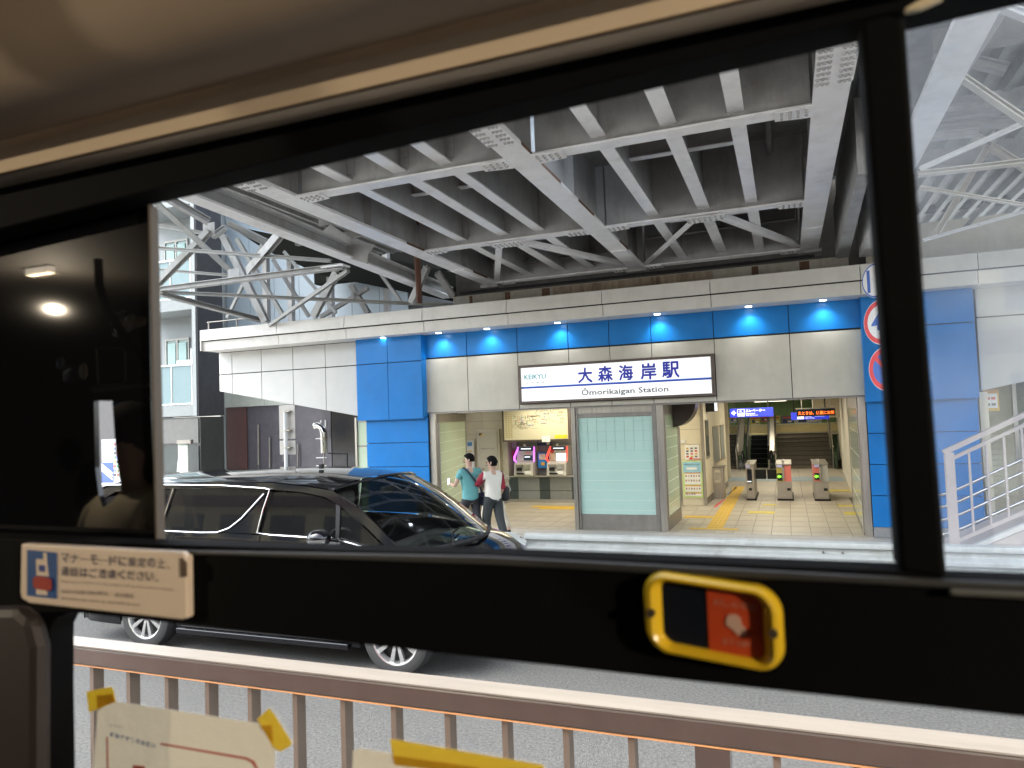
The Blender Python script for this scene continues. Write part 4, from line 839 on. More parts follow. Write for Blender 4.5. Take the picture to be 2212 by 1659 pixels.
for k in range(4): MB().box(-15.84 + k * 1.5, -14.35 + k * 1.5, 16.86, 17.0, 2.94, 3.60).build("shop_fascia_panel", mat("sage_grey_fascia", (.40, .43, .39), .6), rb_)
SHOP = mat("dark_glass_shopfront", (.022, .022, .026), .08, var=.3); SHG = mat("violet_grey_glass_reflection", (.085, .08, .095), .4, var=.2)  # violet-grey panes: a reflection in the glass painted as colour
for k in range(4): MB().box(-15.05 + k * 1.5, -13.58 + k * 1.5, 16.92, 16.95, .1, 2.93).build("shop_glass", SHG if k < 2 else SHOP, rb_)
MB().box(-15.82, -15.06, 16.9, 16.95, .1, 2.93).build("maroon_reflection", mat("maroon_reflection_red", (.085, .032, .028), .5), rb_)  # dark red reflection in the shopfront, painted as a flat panel
for x in (-12.35, -12.2, -10.4): MB().box(x, x + .035, 16.8, 16.83, 1.95, 2.45).build("thin_bracket", SHADE, rb_)
for k, (x, z0, z1) in enumerate([(-14.6, 1.2, 2.4), (-14.2, 1.0, 2.0), (-13.7, 1.3, 2.5), (-13.2, .9, 1.8)]): MB().tube([(x, 16.85, z0), (x + .02, 16.85, z1)], .02).build("wall_pipe", STEEL_D, rb_)
MB().box(-16, -9, 15.93, 16.8, -.01, .06).build("forecourt", PAVE, rb_)
dp = thing("exhaust_duct", (-10.85, 15.0, 0), "shiny silver exhaust duct with bent top on a thin dark stand", "exhaust duct")
MB().tube([(-11.12, 14.9, 2.30), (-11.0, 14.9, 2.31), (-10.9, 14.9, 2.24), (-10.86, 14.9, 2.1), (-10.86, 14.9, 1.62)], .085, 16).build("duct", CHROME, dp, smooth=True)
MB().tube([(-10.86, 14.9, 2.0), (-10.86, 14.9, 1.96)], .1, 16).build("clamp", STEEL, dp); MB().tube([(-10.86, 14.9, 1.62), (-10.86, 14.9, .06)], .02).build("stand_pole", STEEL_D, dp)
for z in (1.98, 1.5, 1.3, .95): MB().tube([(-11.1, 14.9, z), (-10.8, 14.9, z)], .012).build("bracket", SHADE, dp)
fr = MB(); 
for a, b in (((-10.8, 1.6), (-10.25, 1.58)), ((-10.25, 1.58), (-10.25, .1)), ((-10.8, 1.25), (-10.25, 1.25))): fr.tube([(a[0], 15.0, a[1]), (b[0], 15.0, b[1])], .018)
fr.build("side_frame", BLACK, dp)
cs = thing("workers_tripod", (-14.6, 14.6, 0), "pale easel stand with a grey board in front of the dark shopfront", "easel")
for a, b in (((-15.5, .1), (-15.28, 1.7)), ((-15.05, .1), (-15.22, 1.7))): MB().tube([(a[0], 14.6, a[1]), (b[0], 14.6, b[1])], .03).build("leg", SHADE, cs)
MB().box(-15.3, -14.95, 14.55, 14.6, .8, 1.95).build("board", mat("pale_green_board", (.38, .42, .38), .6), cs, bevel=.02); MB().box(-15.28, -14.8, 14.5, 14.6, 1.95, 2.05).build("top_bar", STEEL_D, cs)

# far vending machine down the street
vm = thing("vending_machine", (-27.4, 22.4, .1), "white and blue drinks vending machine seen far down the street through the narrow gap", "vending machine")
VB = mat("vending_blue", (.03, .07, .35), .4)
MB().box(-28.15, -26.8, 22.6, 23.4, .1, 2.0).build("cabinet", mat("vending_white", (.5, .52, .56), .4), vm, bevel=.02)
MB().box(-28.13, -27.45, 22.58, 22.6, .12, 1.0).build("lower_panel", VB, vm)
for k in range(3): MB().poly3([(-28.13, 22.57, .95 - k * .13), (-27.47, 22.57, .55 - k * .13), (-27.47, 22.57, .49 - k * .13), (-28.13, 22.57, .89 - k * .13)], (0, .008, 0)).build("white_stripe", WHITE, vm)
random.seed(11)
for k in range(24): x = -27.4 + (k % 3) * .17; z = .4 + (k // 3) * .19; MB().box(x, x + .09, 22.57, 22.6, z, z + .1).build("drink_can", mat("can_%d" % (k % 5), [(.05, .05, .06), (.5, .08, .05), (.1, .3, .12), (.1, .15, .5), (.5, .45, .1)][k % 5], .4), vm)
MB().box(-34, -26, 24, 24.5, 0, 7).build("wall_behind", mat("dark_alley_wall", (.06, .06, .06), .8)); tag(bpy.data.objects["wall_behind"], "dark wall behind the far vending machine", "wall"); bpy.data.objects["wall_behind"].name = "alley_wall"

# ================================================================== STREET FURNITURE
GRP = mat("guardrail_galvanised_paint", (.50, .52, .50), .45, .1, var=.12, scale=5, dirt=.35, dcol=(.2, .17, .12))
gr = thing("guardrail", (-1.5, 10.55, 0), "white corrugated steel guardrail along the pavement in front of the station", "guardrail")
prof = [(.01, .515), (-.03, .512), (-.075, .495), (-.085, .46), (-.08, .43), (-.015, .405), (0, .37), (-.005, .345), (-.065, .315), (-.085, .29), (-.08, .25), (-.02, .225), (0, .205), (-.01, .19), (-.055, .18), (-.06, .155)]
def rail_piece(x0, x1, dy=0):
    rows = [[(x, 10.6 + p[0] + dy, p[1]) for p in prof] for x in (x0, x1)]
    return MB().grid(rows).build("rail_beam", GRP, gr, smooth=True)
rail_piece(-3.95, .62, 0); rail_piece(.6, 5.5, .006); rail_piece(-4.6, -4.1, .01) 
MB().xz([(-4.35, .17), (-4.05, .16), (-3.93, .2), (-3.90, .26), (-3.94, .32), (-3.90, .40), (-3.97, .46), (-4.02, .50), (-4.35, .53)], 10.50, 10.512).build("end_plate", GRP, gr)
for x in (-4.28, -4.0):
    for z in (.46, .22): MB().tube([(x, 10.49, z), (x, 10.505, z)], .014).build("bolt", STEEL_D, gr)
for x in (.36, .6):
    for z in (.455, .36, .268, .19)[:]: 
        if z != .19 or True: MB().tube([(x, 10.52 if z in (.455, .268) else 10.575, z), (x, 10.6, z)], .017, 8).build("bolt", STEEL_D, gr)
for x in (-4.2, -2.2, -.2, 1.8, 3.8): MB().box(x - .05, x + .05, 10.61, 10.71, -.02, .50).build("post", GRP, gr)
MB().box(-30, -8, 10.55, 10.6, .2, .5).build("rail_beam", GRP, gr)

def sign_plate(x, z, r, Y, body):
    pts = [(x + r * math.cos(2 * math.pi * j / 40), z + r * math.sin(2 * math.pi * j / 40)) for j in range(40)]
    return pts
def disc(x, z, r, y0, y1, n=40): return MB().xz([(x + r * math.cos(2 * math.pi * j / n), z + r * math.sin(2 * math.pi * j / n)) for j in range(n)], y0, y1)
SBL = mat("sign_blue", (.02, .12, .50), .4, var=.05); SRD = mat("sign_red", (.70, .02, .03), .4, var=.05); SWH = mat("sign_white", (.8, .8, .8), .4, var=.04)
t = thing("speed_sign_post", (1.26, 10.42, 0), "roadside post with round 40 speed limit, no parking and blue bar signs", "road sign", None, R(-50))
MB().tube([(1.26, 10.42, -.0), (1.26, 10.42, 4.4)], .03, 12).build("post", SHADE, t)
a40 = disc(1.26, 3.42, .30, 10.36, 10.37).build("speed_limit_plate", SWH, t); disc(1.26, 3.42, .29, 10.355, 10.359).build("red_ring", SRD, a40); disc(1.26, 3.42, .225, 10.35, 10.354).build("white_field", SWH, a40)
text("40", 1.10, 1.42, 3.31, 3.53, 10.345, SBL, a40, "numerals", bold=.02)
np_ = disc(1.29, 2.80, .29, 10.36, 10.37).build("no_parking_plate", SWH, t); disc(1.29, 2.80, .28, 10.355, 10.359).build("red_ring", SRD, np_); disc(1.29, 2.80, .21, 10.35, 10.354).build("blue_field", SBL, np_)
MB().poly3([(1.12, 10.345, 2.93), (1.16, 10.345, 2.97), (1.46, 10.345, 2.67), (1.42, 10.345, 2.63)], (0, .004, 0)).build("red_slash", SRD, np_)
tp_ = disc(1.20, 3.98, .23, 10.36, 10.37).build("white_disc_plate", SWH, t); disc(1.20, 3.98, .225, 10.356, 10.359).build("blue_edge", SBL, tp_); disc(1.20, 3.98, .205, 10.352, 10.355).build("white_field", SWH, tp_); MB().box(1.07, 1.115, 10.346, 10.351, 3.83, 4.13).build("blue_bar", SBL, tp_)
# back of a sign seen from behind, left of the car
SBK = mat("sign_back_grey", (.42, .40, .37), .5, .2, var=.08)
t = thing("road_sign_back", (-8.68, 10.8, 0), "grey back of a tall rectangular road sign with a smaller plate below", "road sign")
MB().tube([(-8.67, 10.86 - .12, -.0), (-8.67, 10.86 - .12, 2.62)], .035, 12).build("post", SHADE, t, smooth=True)
MB().box(-8.86, -8.50, 10.80, 10.815, 2.09, 2.72).build("sign_plate", SBK, t, bevel=.02); MB().box(-8.86, -8.50, 10.80, 10.815, 1.80, 2.06).build("lower_plate", SBK, t, bevel=.02)
for z in (2.60, 2.25, 1.93): MB().box(-8.76, -8.56, 10.70, 10.80, z - .012, z + .012).build("clamp", STEEL, t)

# ramp railing at the right
rp = thing("ramp_railing", (2.2, 12, .1), "beige steel railing with slim balusters rising along the ramp on the right", "railing")
RP = mat("railing_pinkish_beige", (.50, .43, .40), .5, var=.08)
def zt(x): return 1.60 + (x - 2.13) * .51
MB().beam((2.1, 12, 1.60), (4.6, 12, 2.87), .09, .07).build("top_rail", RP, rp); MB().beam((2.12, 12, 1.47), (4.6, 12, 2.73), .06, .05).build("second_rail", RP, rp)
MB().beam((2.12, 12, .28), (4.6, 12, 1.54), .06, .05).build("bottom_rail", RP, rp)
MB().box(2.11, 2.23, 11.95, 12.05, .1, 1.6).build("end_post", RP, rp)
x = 2.42
while x < 4.5: MB().box(x - .014, x + .014, 11.985, 12.015, .3 + (x - 2.13) * .51, 1.44 + (x - 2.13) * .51).build("baluster", RP, rp); x += .22
for z in (1.03, .85, .66, .45): MB().tube([(2.02, 12.1, z - .06), (2.1, 12.08, z - .04), (2.3, 12.06, z + .05), (4.6, 12.06, z + 1.24)], .022, 10).build("handrail", CHROME, rp, smooth=True)
rm_ = thing("ramp", (3.5, 12.4, .1), "concrete ramp with a pale kerb rising to the right behind the railing", "ramp")
MB().xz([(2.2, .1), (4.8, .1), (4.8, 1.42), (2.35, .18)], 11.9, 13.3).build("ramp_body", mat("ramp_concrete", (.46, .40, .37), .8, var=.1), rm_)
MB().poly3([(2.3, 11.88, .17), (4.8, 11.88, 1.42), (4.8, 11.88, 1.5), (2.3, 11.88, .24)], (0, .1, 0)).build("kerb", FASCIA, rm_)
# room behind the ramp
rs = thing("side_entrance", (4, 15.5, 0), "glazed side entrance with cream posts behind the ramp railing", "side entrance")
MB().box(2.93, 3.05, 13.55, 13.65, .1, 2.48).build("cream_post", CREAM, rs); MB().box(2.95, 7.5, 16.5, 16.6, .1, 3.4).build("back_wall", mat("side_room_wall", (.46, .44, .34), .6, var=.12), rs)
for x in (3.6, 4.2, 4.9): MB().box(x, x + .06, 14.4, 14.46, .1, 3.2).build("glazing_post", STEEL, rs)
MB().box(3.0, 7.5, 14.42, 14.44, 1.75, 3.2).build("tinted_glass", mat("olive_tinted_glass", (.16, .17, .11), .15, var=.5, scale=2), rs)
for k in range(9): MB().box(3.15, 3.7, 15.4, 15.5, .75 + k * .1, .83 + k * .1).build("wall_slat", mat("slat_cream", (.5, .5, .4), .6), rs)
MB().box(3.3, 6, 14.9, 15.4, .3, .62).build("low_cabinet", mat("cabinet_beige", (.36, .32, .24), .6), rs)
t = thing("wall_poster", (3.2, 13.9, 2.2), "small poster with yellow border taped at the top of the glazed side entrance", "poster")
MB().box(3.06, 3.28, 13.88, 13.89, 2.16, 2.52).build("sheet", YEL, t); MB().box(3.08, 3.255, 13.872, 13.879, 2.21, 2.45).build("white_field", WHITE, t); MB().box(3.06, 3.28, 13.872, 13.879, 2.46, 2.52).build("orange_heading", mat("orange_bar", (.62, .28, .05), .5), t)
for k in range(4): MB().box(3.09 + .08 * (k % 2), 3.15 + .08 * (k % 2), 13.865, 13.871, 2.25 + .1 * (k // 2), 2.29 + .1 * (k // 2)).build("printed_block", [GY, RED][k // 2], t)

# brown fence between the bus and the road
fn = thing("median_fence", (-1.4, 2.4, 0), "brown painted steel fence with square balusters just outside the bus", "fence")
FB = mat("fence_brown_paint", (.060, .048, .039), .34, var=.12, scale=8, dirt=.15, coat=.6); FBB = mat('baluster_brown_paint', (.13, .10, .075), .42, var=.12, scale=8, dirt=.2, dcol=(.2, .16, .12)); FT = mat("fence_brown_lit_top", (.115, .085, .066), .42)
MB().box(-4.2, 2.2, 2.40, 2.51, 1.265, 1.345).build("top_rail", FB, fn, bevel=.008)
MB().box(-4.2, 2.2, 2.402, 2.508, 1.346, 1.352).build("rail_top_sheen", mat("rail_sheen_beige", (.20, .175, .145), .4, var=.15, scale=5, dirt=.2, stretch=(.3, 4, 4)), fn)  # thin paler cap: the sky sheen on the rail top, put into its colour
MB().box(-4.2, 2.2, 2.402, 2.41, 1.2590, 1.2645).build("orange_trim_strip", mat("orange_reflective_strip", (.50, .24, .10), .5, var=.05), fn)
k = 0; x = -3.31
while x < 2.1:
    if abs(x - (-.32)) < .05: MB().box(x - .02, x + .09, 2.40, 2.48, .02, 1.256).build("post", FB, fn)
    else: MB().box(x - .011, x + .011, 2.41, 2.465, .12, 1.256).build("baluster", FBB, fn)
    x += .2303; k += 1
MB().box(-3.36 - .04, -3.36 + .05, 2.40, 2.48, 0, 1.256).build("post", FB, fn)
MB().box(-4.2, 2.2, 2.40, 2.46, .08, .13).build("bottom_rail", FB, fn)
# ================================================================== CAR
PAINT = mat("car_black_paint", (.003, .003, .0045), .07, var=.05, coat=.25, spec=.5)
CG = glass("car_clear_glass", (.72, .80, .76), .9, refl=1.3); CGD = glass("car_privacy_glass", (.12, .13, .13), .28, refl=.55); CGF = glass("car_front_door_glass", (.30, .35, .34), .55, refl=.6)
DK = mat("car_interior_dark", (.02, .02, .02), .7)
car = thing("black_minivan", (-5.05, 6.7, 0), "glossy black minivan with chrome window trim driving past in front of the guardrail", "minivan")
YC = 6.72; WR, WFt = -6.58, -3.48; RW = .345
def lerp(t, pts):
    if t <= pts[0][0]: return pts[0][1]
    for (a, b), (c, d_) in zip(pts, pts[1:]):
        if t <= c: u = (t - a) / (c - a); return b + (d_ - b) * u
    return pts[-1][1]
hw = [(-7.68, .80), (-7.55, .89), (-7.2, .925), (-4.0, .93), (-3.3, .915), (-3.05, .88), (-2.85, .78), (-2.74, .62)]
belt = [(-7.68, 1.25), (-5.5, 1.25), (-4.4, 1.235), (-3.5, 1.13), (-3.1, 1.05), (-2.88, .96), (-2.74, .84)]
stations = sorted(set([-7.68, -7.62, -7.5, -7.3, -7.1] + [WR + RW * 1.2 * math.cos(a * math.pi / 12) for a in range(13)] + [WFt + RW * 1.2 * math.cos(a * math.pi / 12) for a in range(13)] + [-5.9, -5.5, -5.1, -4.7, -4.3, -2.98, -2.92, -2.86, -2.80, -2.76, -2.74]))
def zbot(x):
    for c in (WR, WFt):
        if abs(x - c) < RW * 1.2 - 1e-6 and x < -2.98: return .30 + math.sqrt(max(0, (RW * 1.17) ** 2 - (x - c) ** 2)) * 1.0
    return .21
fac = [(0, .955), (.12, .985), (.35, 1.0), (.62, 1.0), (.80, .985), (.92, .972), (1, .955)]
mb = MB()
for s in (-1, 1):
    rows = []
    for x in stations:
        zb = zbot(x); zt_ = lerp(x, belt); h = lerp(x, hw)
        rows.append([(x, YC + s * h * f_, zb + (zt_ - zb) * t) for t, f_ in fac])
    mb.grid(rows)
rows = []          # bonnet
for x in [q for q in stations if q > -3.45]:
    h = lerp(x, hw) * .955; zt_ = lerp(x, belt); rows.append([(x, YC + h * u, zt_ + .075 * (1 - abs(u) ** 2.4) * min(1, (-2.67 - x) / .4 + .15)) for u in [-1, -.85, -.6, -.3, 0, .3, .6, .85, 1]])
mb.grid(rows)
for x in (-2.74, -7.68):
    h = lerp(x, hw); z1 = lerp(x, belt); mb.sheet([(x, YC - h, .21), (x, YC + h, .21), (x, YC + h, z1), (x, YC - h, z1)])
mb.build("body_panels", PAINT, car, smooth=True)
MB().box(-7.6, -2.8, YC - .85, YC + .85, .24, .34).build("underbody", BLACK, car)
for c in (WR, WFt):
    for s in (-1, 1): MB().box(c - .40, c + .40, min(YC + s * .55, YC + s * .85), max(YC + s * .55, YC + s * .85), .36, .84).build("wheel_housing", BLACK, car)
def gy(x, z): return .90 - (z - 1.24) * .11     # half width of the glasshouse side
def side(pts, name, m, s=-1, off=0., th=.025, sm=False): return MB().poly3([(x, YC + s * (gy(x, z) + off), z) for x, z in pts], (0, -s * th, 0)).build(name, m, car, bevel=0)
# roof
rs_ = [(-7.58, 1.62, .80), (-7.5, 1.75, .825), (-7.2, 1.81, .835), (-6.5, 1.84, .84), (-5.6, 1.85, .84), (-4.9, 1.845, .84), (-4.5, 1.81, .835), (-4.2, 1.765, .82)]
rows = [[(x, YC + h * u, z - .07 * abs(u) ** 3) for u in (-1, -.93, -.75, -.4, 0, .4, .75, .93, 1)] for x, z, h in rs_]
MB().grid(rows).build("roof", PAINT, car, smooth=True)
# sides: pillars, glass, trims
wa_top = [(-4.2, 1.70), (-3.95, 1.585), (-3.70, 1.40), (-3.45, 1.17)]
for s in (-1, 1):
    # cant rail + A pillar
    up = [(-7.5, 1.62), (-7.2, 1.73), (-6.5, 1.765), (-5.6, 1.78), (-4.9, 1.765), (-4.5, 1.73), (-4.2, 1.69), (-3.92, 1.55), (-3.66, 1.36), (-3.40, 1.13)]
    dn = [(-3.52, 1.14), (-3.78, 1.34), (-4.02, 1.51), (-4.28, 1.63), (-4.55, 1.675), (-4.9, 1.70), (-5.6, 1.71), (-6.5, 1.70), (-7.1, 1.67), (-7.35, 1.55)]
    for i in range(len(up) - 1):
        j = len(dn) - 1 - i
        side([up[i], up[i + 1], dn[j - 1], dn[j]] if j > 0 else [up[i], up[i + 1], dn[0]], "roof_side_rail", PAINT, s)
    side([(-7.64, 1.25), (-7.5, 1.62), (-7.30, 1.60), (-7.38, 1.25)], "rear_pillar", PAINT, s)
    side([(-6.44, 1.26), (-6.27, 1.70), (-6.22, 1.70), (-6.38, 1.26)], "rear_glass_pillar", BLKG, s, .006)
    side([(-6.40, 1.26), (-6.245, 1.71), (-6.232, 1.71), (-6.385, 1.26)], "pillar_highlight_trim", CHROME, s, .008, .01)
    side([(-5.62, 1.26), (-5.25, 1.42), (-5.03, 1.66), (-4.93, 1.70), (-5.0, 1.66), (-5.06, 1.26)], "centre_pillar", PAINT, s, .004)
    side([(-4.13, 1.24), (-4.14, 1.56), (-4.09, 1.54), (-4.09, 1.24)], "quarter_glass_pillar", BLACK, s, .006)
    side([(-7.38, 1.25), (-7.32, 1.60), (-6.27, 1.70), (-6.44, 1.25)], "rear_quarter_glass", CGD, s, -.008, .003)
    side([(-6.38, 1.25), (-6.22, 1.70), (-5.0, 1.705), (-5.05, 1.64), (-5.27, 1.41), (-5.62, 1.25)], "sliding_door_glass", CGD, s, -.008, .003)
    side([(-5.04, 1.25), (-4.96, 1.67), (-4.6, 1.67), (-4.30, 1.62), (-4.14, 1.56), (-4.13, 1.23)], "front_door_glass", CGF, s, -.008, .003)
    side([(-4.09, 1.23), (-4.09, 1.53), (-3.80, 1.33), (-3.56, 1.14)], "quarter_glass", CGF, s, -.008, .003)
    # chrome trims
    def trim(pts, r=.012, name="chrome_trim"): MB().tube([(x, YC + s * (gy(x, z) + .022), z) for x, z in pts], r, 8).build(name, CHROME, car, smooth=True)
    trim([(-7.3, 1.745), (-6.5, 1.75), (-5.6, 1.745), (-5.0, 1.715), (-4.93, 1.70)], .009)
    trim([(-5.0, 1.66), (-5.12, 1.55), (-5.27, 1.41), (-5.42, 1.31), (-5.58, 1.262), (-5.8, 1.255), (-6.4, 1.262), (-7.35, 1.268)], .010)
    trim([(-4.93, 1.69), (-5.0, 1.5), (-5.06, 1.27), (-4.9, 1.255), (-4.1, 1.235), (-3.55, 1.12)], .010)
    MB().tube([(x, YC + s * .938, .33 - .0 * x) for x in (-6.1, -5, -4.0)], .018, 8).build("sill_trim", CHROME, car, smooth=True)
    for x, z1 in ((-5.08, 1.24), (-4.0, 1.2)): MB().tube([(x, YC + s * .922, z1), (x, YC + s * .935, 1.05), (x, YC + s * .935, .35)], .004, 6).build("door_gap", BLACK, car)
    for x in (-5.35, -4.85): MB().box(x - .11, x + .11, YC + s * .94 - .012, YC + s * .94 + .012, 1.02, 1.055).build("door_handle", CHROME, car, bevel=.006)
    MB().box(-6.15, -4.0, YC + s * .915 - .02, YC + s * .915 + .02, .19, .25).build("side_skirt", PAINT, car, bevel=.01)
    # mirror
    mx = -4.2
    mr = MB().ball((mx, YC + s * 1.07, 1.27), (.115, .12, .085), 16, 10).build("door_mirror", PAINT, car, smooth=True)
    rows = [[(mx + .118 * math.cos(a) * math.cos(b), YC + s * (1.07) + .124 * math.sin(a) * math.cos(b), 1.265 + .088 * math.sin(b)) for a in [2 * math.pi * j / 20 for j in range(21)]] for b in [R(-60), R(-40), R(-20), R(0)]]
    MB().grid(rows).build("chrome_mirror_cap", CHROME, mr, smooth=True); MB().poly3([(mx - .06, YC + s * .9, 1.17), (mx + .12, YC + s * .9, 1.17), (mx + .05, YC + s * 1.05, 1.2), (mx - .05, YC + s * 1.05, 1.2)], (0, 0, .03)).build("mirror_arm", CHROME, mr)
# windscreen
top = [(-4.2, -.815, 1.70), (-4.08, -.5, 1.745), (-4.02, -.2, 1.765), (-4.0, 0, 1.77), (-4.02, .2, 1.765), (-4.08, .5, 1.745), (-4.2, .815, 1.70)]
bot = [(-3.42, -.86, 1.12), (-3.16, -.62, 1.125), (-3.03, -.25, 1.13), (-3.0, 0, 1.13), (-3.03, .25, 1.13), (-3.16, .62, 1.125), (-3.42, .86, 1.12)]
rows = []
for i in range(8):
    t = i / 7; rows.append([(a[0] + (b[0] - a[0]) * t, YC + a[1] + (b[1] - a[1]) * t, a[2] + (b[2] - a[2]) * t + .055 * math.sin(math.pi * t)) for a, b in zip(top, bot)])
MB().grid(rows).build("windscreen", CG, car, smooth=True)
MB().tube([(a[0] - .0, YC + a[1], a[2] + .005) for a in top], .014, 8).build("windscreen_top_seal", BLKG, car, smooth=True); MB().tube([(b[0], YC + b[1], b[2]) for b in bot], .022, 8).build("cowl_strip", BLACK, car, smooth=True)
for y0, y1 in ((-.55, .15), (.15, .7)): MB().tube([(-3.02 - .02, YC + y0, 1.14), (-3.22, YC + (y0 + y1) / 2, 1.20), (-3.3, YC + y1, 1.20)], .01).build("wiper", BLACK, car)
MB().poly3([(-7.66, YC - .78, 1.25), (-7.66, YC + .78, 1.25), (-7.55, YC + .68, 1.62), (-7.55, YC - .68, 1.62)], (.01, 0, 0)).build("rear_window", CGD, car)
# cabin
MB().yz([(YC - .8, .9), (YC + .8, .9), (YC + .8, 1.08), (YC - .8, 1.08)], -3.95, -3.2).build("dashboard", DK, car, bevel=.03)
MB().box(-7.4, -3.9, YC - .82, YC + .82, .5, .6).build("cabin_floor", DK, car)
for x in (-4.85, -5.85, -6.8):
    for y in (-.38, .38):
        sx = MB().box(x - .1, x + .05, YC + y - .24, YC + y + .24, .8, 1.36).build("seat_back", mat("car_seat_leather", (.10, .09, .08), .6), car, bevel=.05); MB().box(x - .08, x + .02, YC + y - .13, YC + y + .13, 1.38, 1.55).build("headrest", mat("car_seat_leather", (.10, .09, .08), .6), sx, bevel=.04)
MB().tube([(-4.35 + .03 * math.cos(a) * 0 + .1 * math.sin(a), YC + .38 + .18 * math.cos(a), 1.1 + .15 * math.sin(a)) for a in [2 * math.pi * j / 20 for j in range(21)]], .015).build("steering_wheel", BLACK, car, smooth=True)
MB().box(-4.12, -4.06, YC - .1, YC + .1, 1.58, 1.65).build("rear_view_mirror", BLACK, car, bevel=.01)
# front: lamps, grille
for s in (-1, 1):
    MB().poly3([(-3.05, YC + s * .885, .86), (-2.80, YC + s * .74, .80), (-2.79, YC + s * .73, .92), (-3.07, YC + s * .875, 1.0)], (0, s * .02, 0)).build("headlight", mat("headlight_glass", (.6, .62, .7), .05, .5), car)
MB().box(-2.74, -2.71, YC - .5, YC + .5, .45, .84).build("grille", CHROME, car, bevel=.02)
MB().tube([(-3.02, YC - .89, .42), (-2.92, YC - .84, .40), (-2.80, YC - .76, .40)], .02).build("bumper_chrome", CHROME, car, smooth=True)
MB().box(-7.74, -7.66, YC - .8, YC + .8, .3, .62).build("rear_bumper", PAINT, car, bevel=.03)
# wheels
ALLOY = mat("alloy_silver", (.62, .62, .62), .25, .85, var=.05); ALD = mat("wheel_dark_pocket", (.02, .02, .02), .5)
def wheel(cx, s):
    w = bpy.data.objects.new("wheel", None); COL.objects.link(w); w.parent = car; w.location = (cx + 5.05, s * .83, RW)
    B = Vector((cx, YC - .02 + s * .83, RW))
    # tyre as lathe about y
    def lathe(prof, name, m, n=40):
        rows = [[(cx + r * math.cos(2 * math.pi * j / n), 6.7 + s * (.83 + y), RW + r * math.sin(2 * math.pi * j / n)) for j in range(n + 1)] for r, y in prof]
        return MB().grid(rows).build(name, m, w, smooth=True)
    lathe([(.225, -.09), (.30, -.105), (.335, -.09), (.345, -.06), (.345, .06), (.335, .09), (.30, .105), (.245, .10), (.235, .085)], "tyre", RUBBER)
    lathe([(.235, .088), (.245, .098), (.228, .092), (.215, .04)], "rim", ALLOY)
    lathe([(.001, .0), (.225, .01)], "brake_disc", ALD); lathe([(.001, .088), (.035, .085), (.055, .07)], "hub", ALLOY, 20)
    for k in range(10):
        a = 2 * math.pi * k / 10 + .12 * (k % 2); wd = .017
        u = Vector((math.cos(a), 0, math.sin(a))); v = Vector((-math.sin(a), 0, math.cos(a))); c = Vector((cx, 6.7 + s * .83, RW)); o = Vector((0, s, 0))
        MB().poly3([c + u * .045 - v * wd * .8 + o * .07, c + u * .228 - v * wd * 1.3 + o * .085, c + u * .228 + v * wd * 1.3 + o * .085, c + u * .045 + v * wd * .8 + o * .07], (0, -s * .03, 0)).build("spoke", ALLOY, w)
for cx in (WR, WFt):
    for s in (-1, 1): wheel(cx, s)
MB().box(-4.9, -4.86, YC - .1, YC - .06, 1.85, 1.90).build("roof_antenna", BLACK, car)

# ================================================================== PEOPLE
SKIN = mat("skin", (.52, .33, .24), .55, var=.08, scale=20); HAIR = mat("black_hair", (.008, .007, .007), .8, var=.3, scale=60, spec=.1)
def skin_mesh(name, nodes, edges, m, parent, root=0, sub=2):
    me = bpy.data.meshes.new(name); me.from_pydata([n_[0] for n_ in nodes], edges, [])
    o = bpy.data.objects.new(name, me); COL.objects.link(o)
    sk = o.modifiers.new("s", 'SKIN'); sk.use_smooth_shade = True
    lay = me.skin_vertices[0] if me.skin_vertices else None
    if lay is None:
        bpy.context.view_layer.objects.active = o; bpy.ops.mesh.customdata_skin_add() if hasattr(bpy.ops.mesh, "customdata_skin_add") else None; lay = me.skin_vertices[0]
    for i, n_ in enumerate(nodes):
        r = n_[1]; lay.data[i].radius = (r, r) if isinstance(r, (int, float)) else r; lay.data[i].use_root = (i == root)
    sb_ = o.modifiers.new("u", 'SUBSURF'); sb_.levels = sub; sb_.render_levels = sub
    dg = bpy.context.evaluated_depsgraph_get(); me2 = bpy.data.meshes.new_from_object(o.evaluated_get(dg)); bpy.data.objects.remove(o)
    me2.name = name; me2.materials.clear(); me2.materials.append(m)
    for p in me2.polygons: p.use_smooth = True
    o2 = bpy.data.objects.new(name, me2); COL.objects.link(o2); o2.parent = parent
    return o2
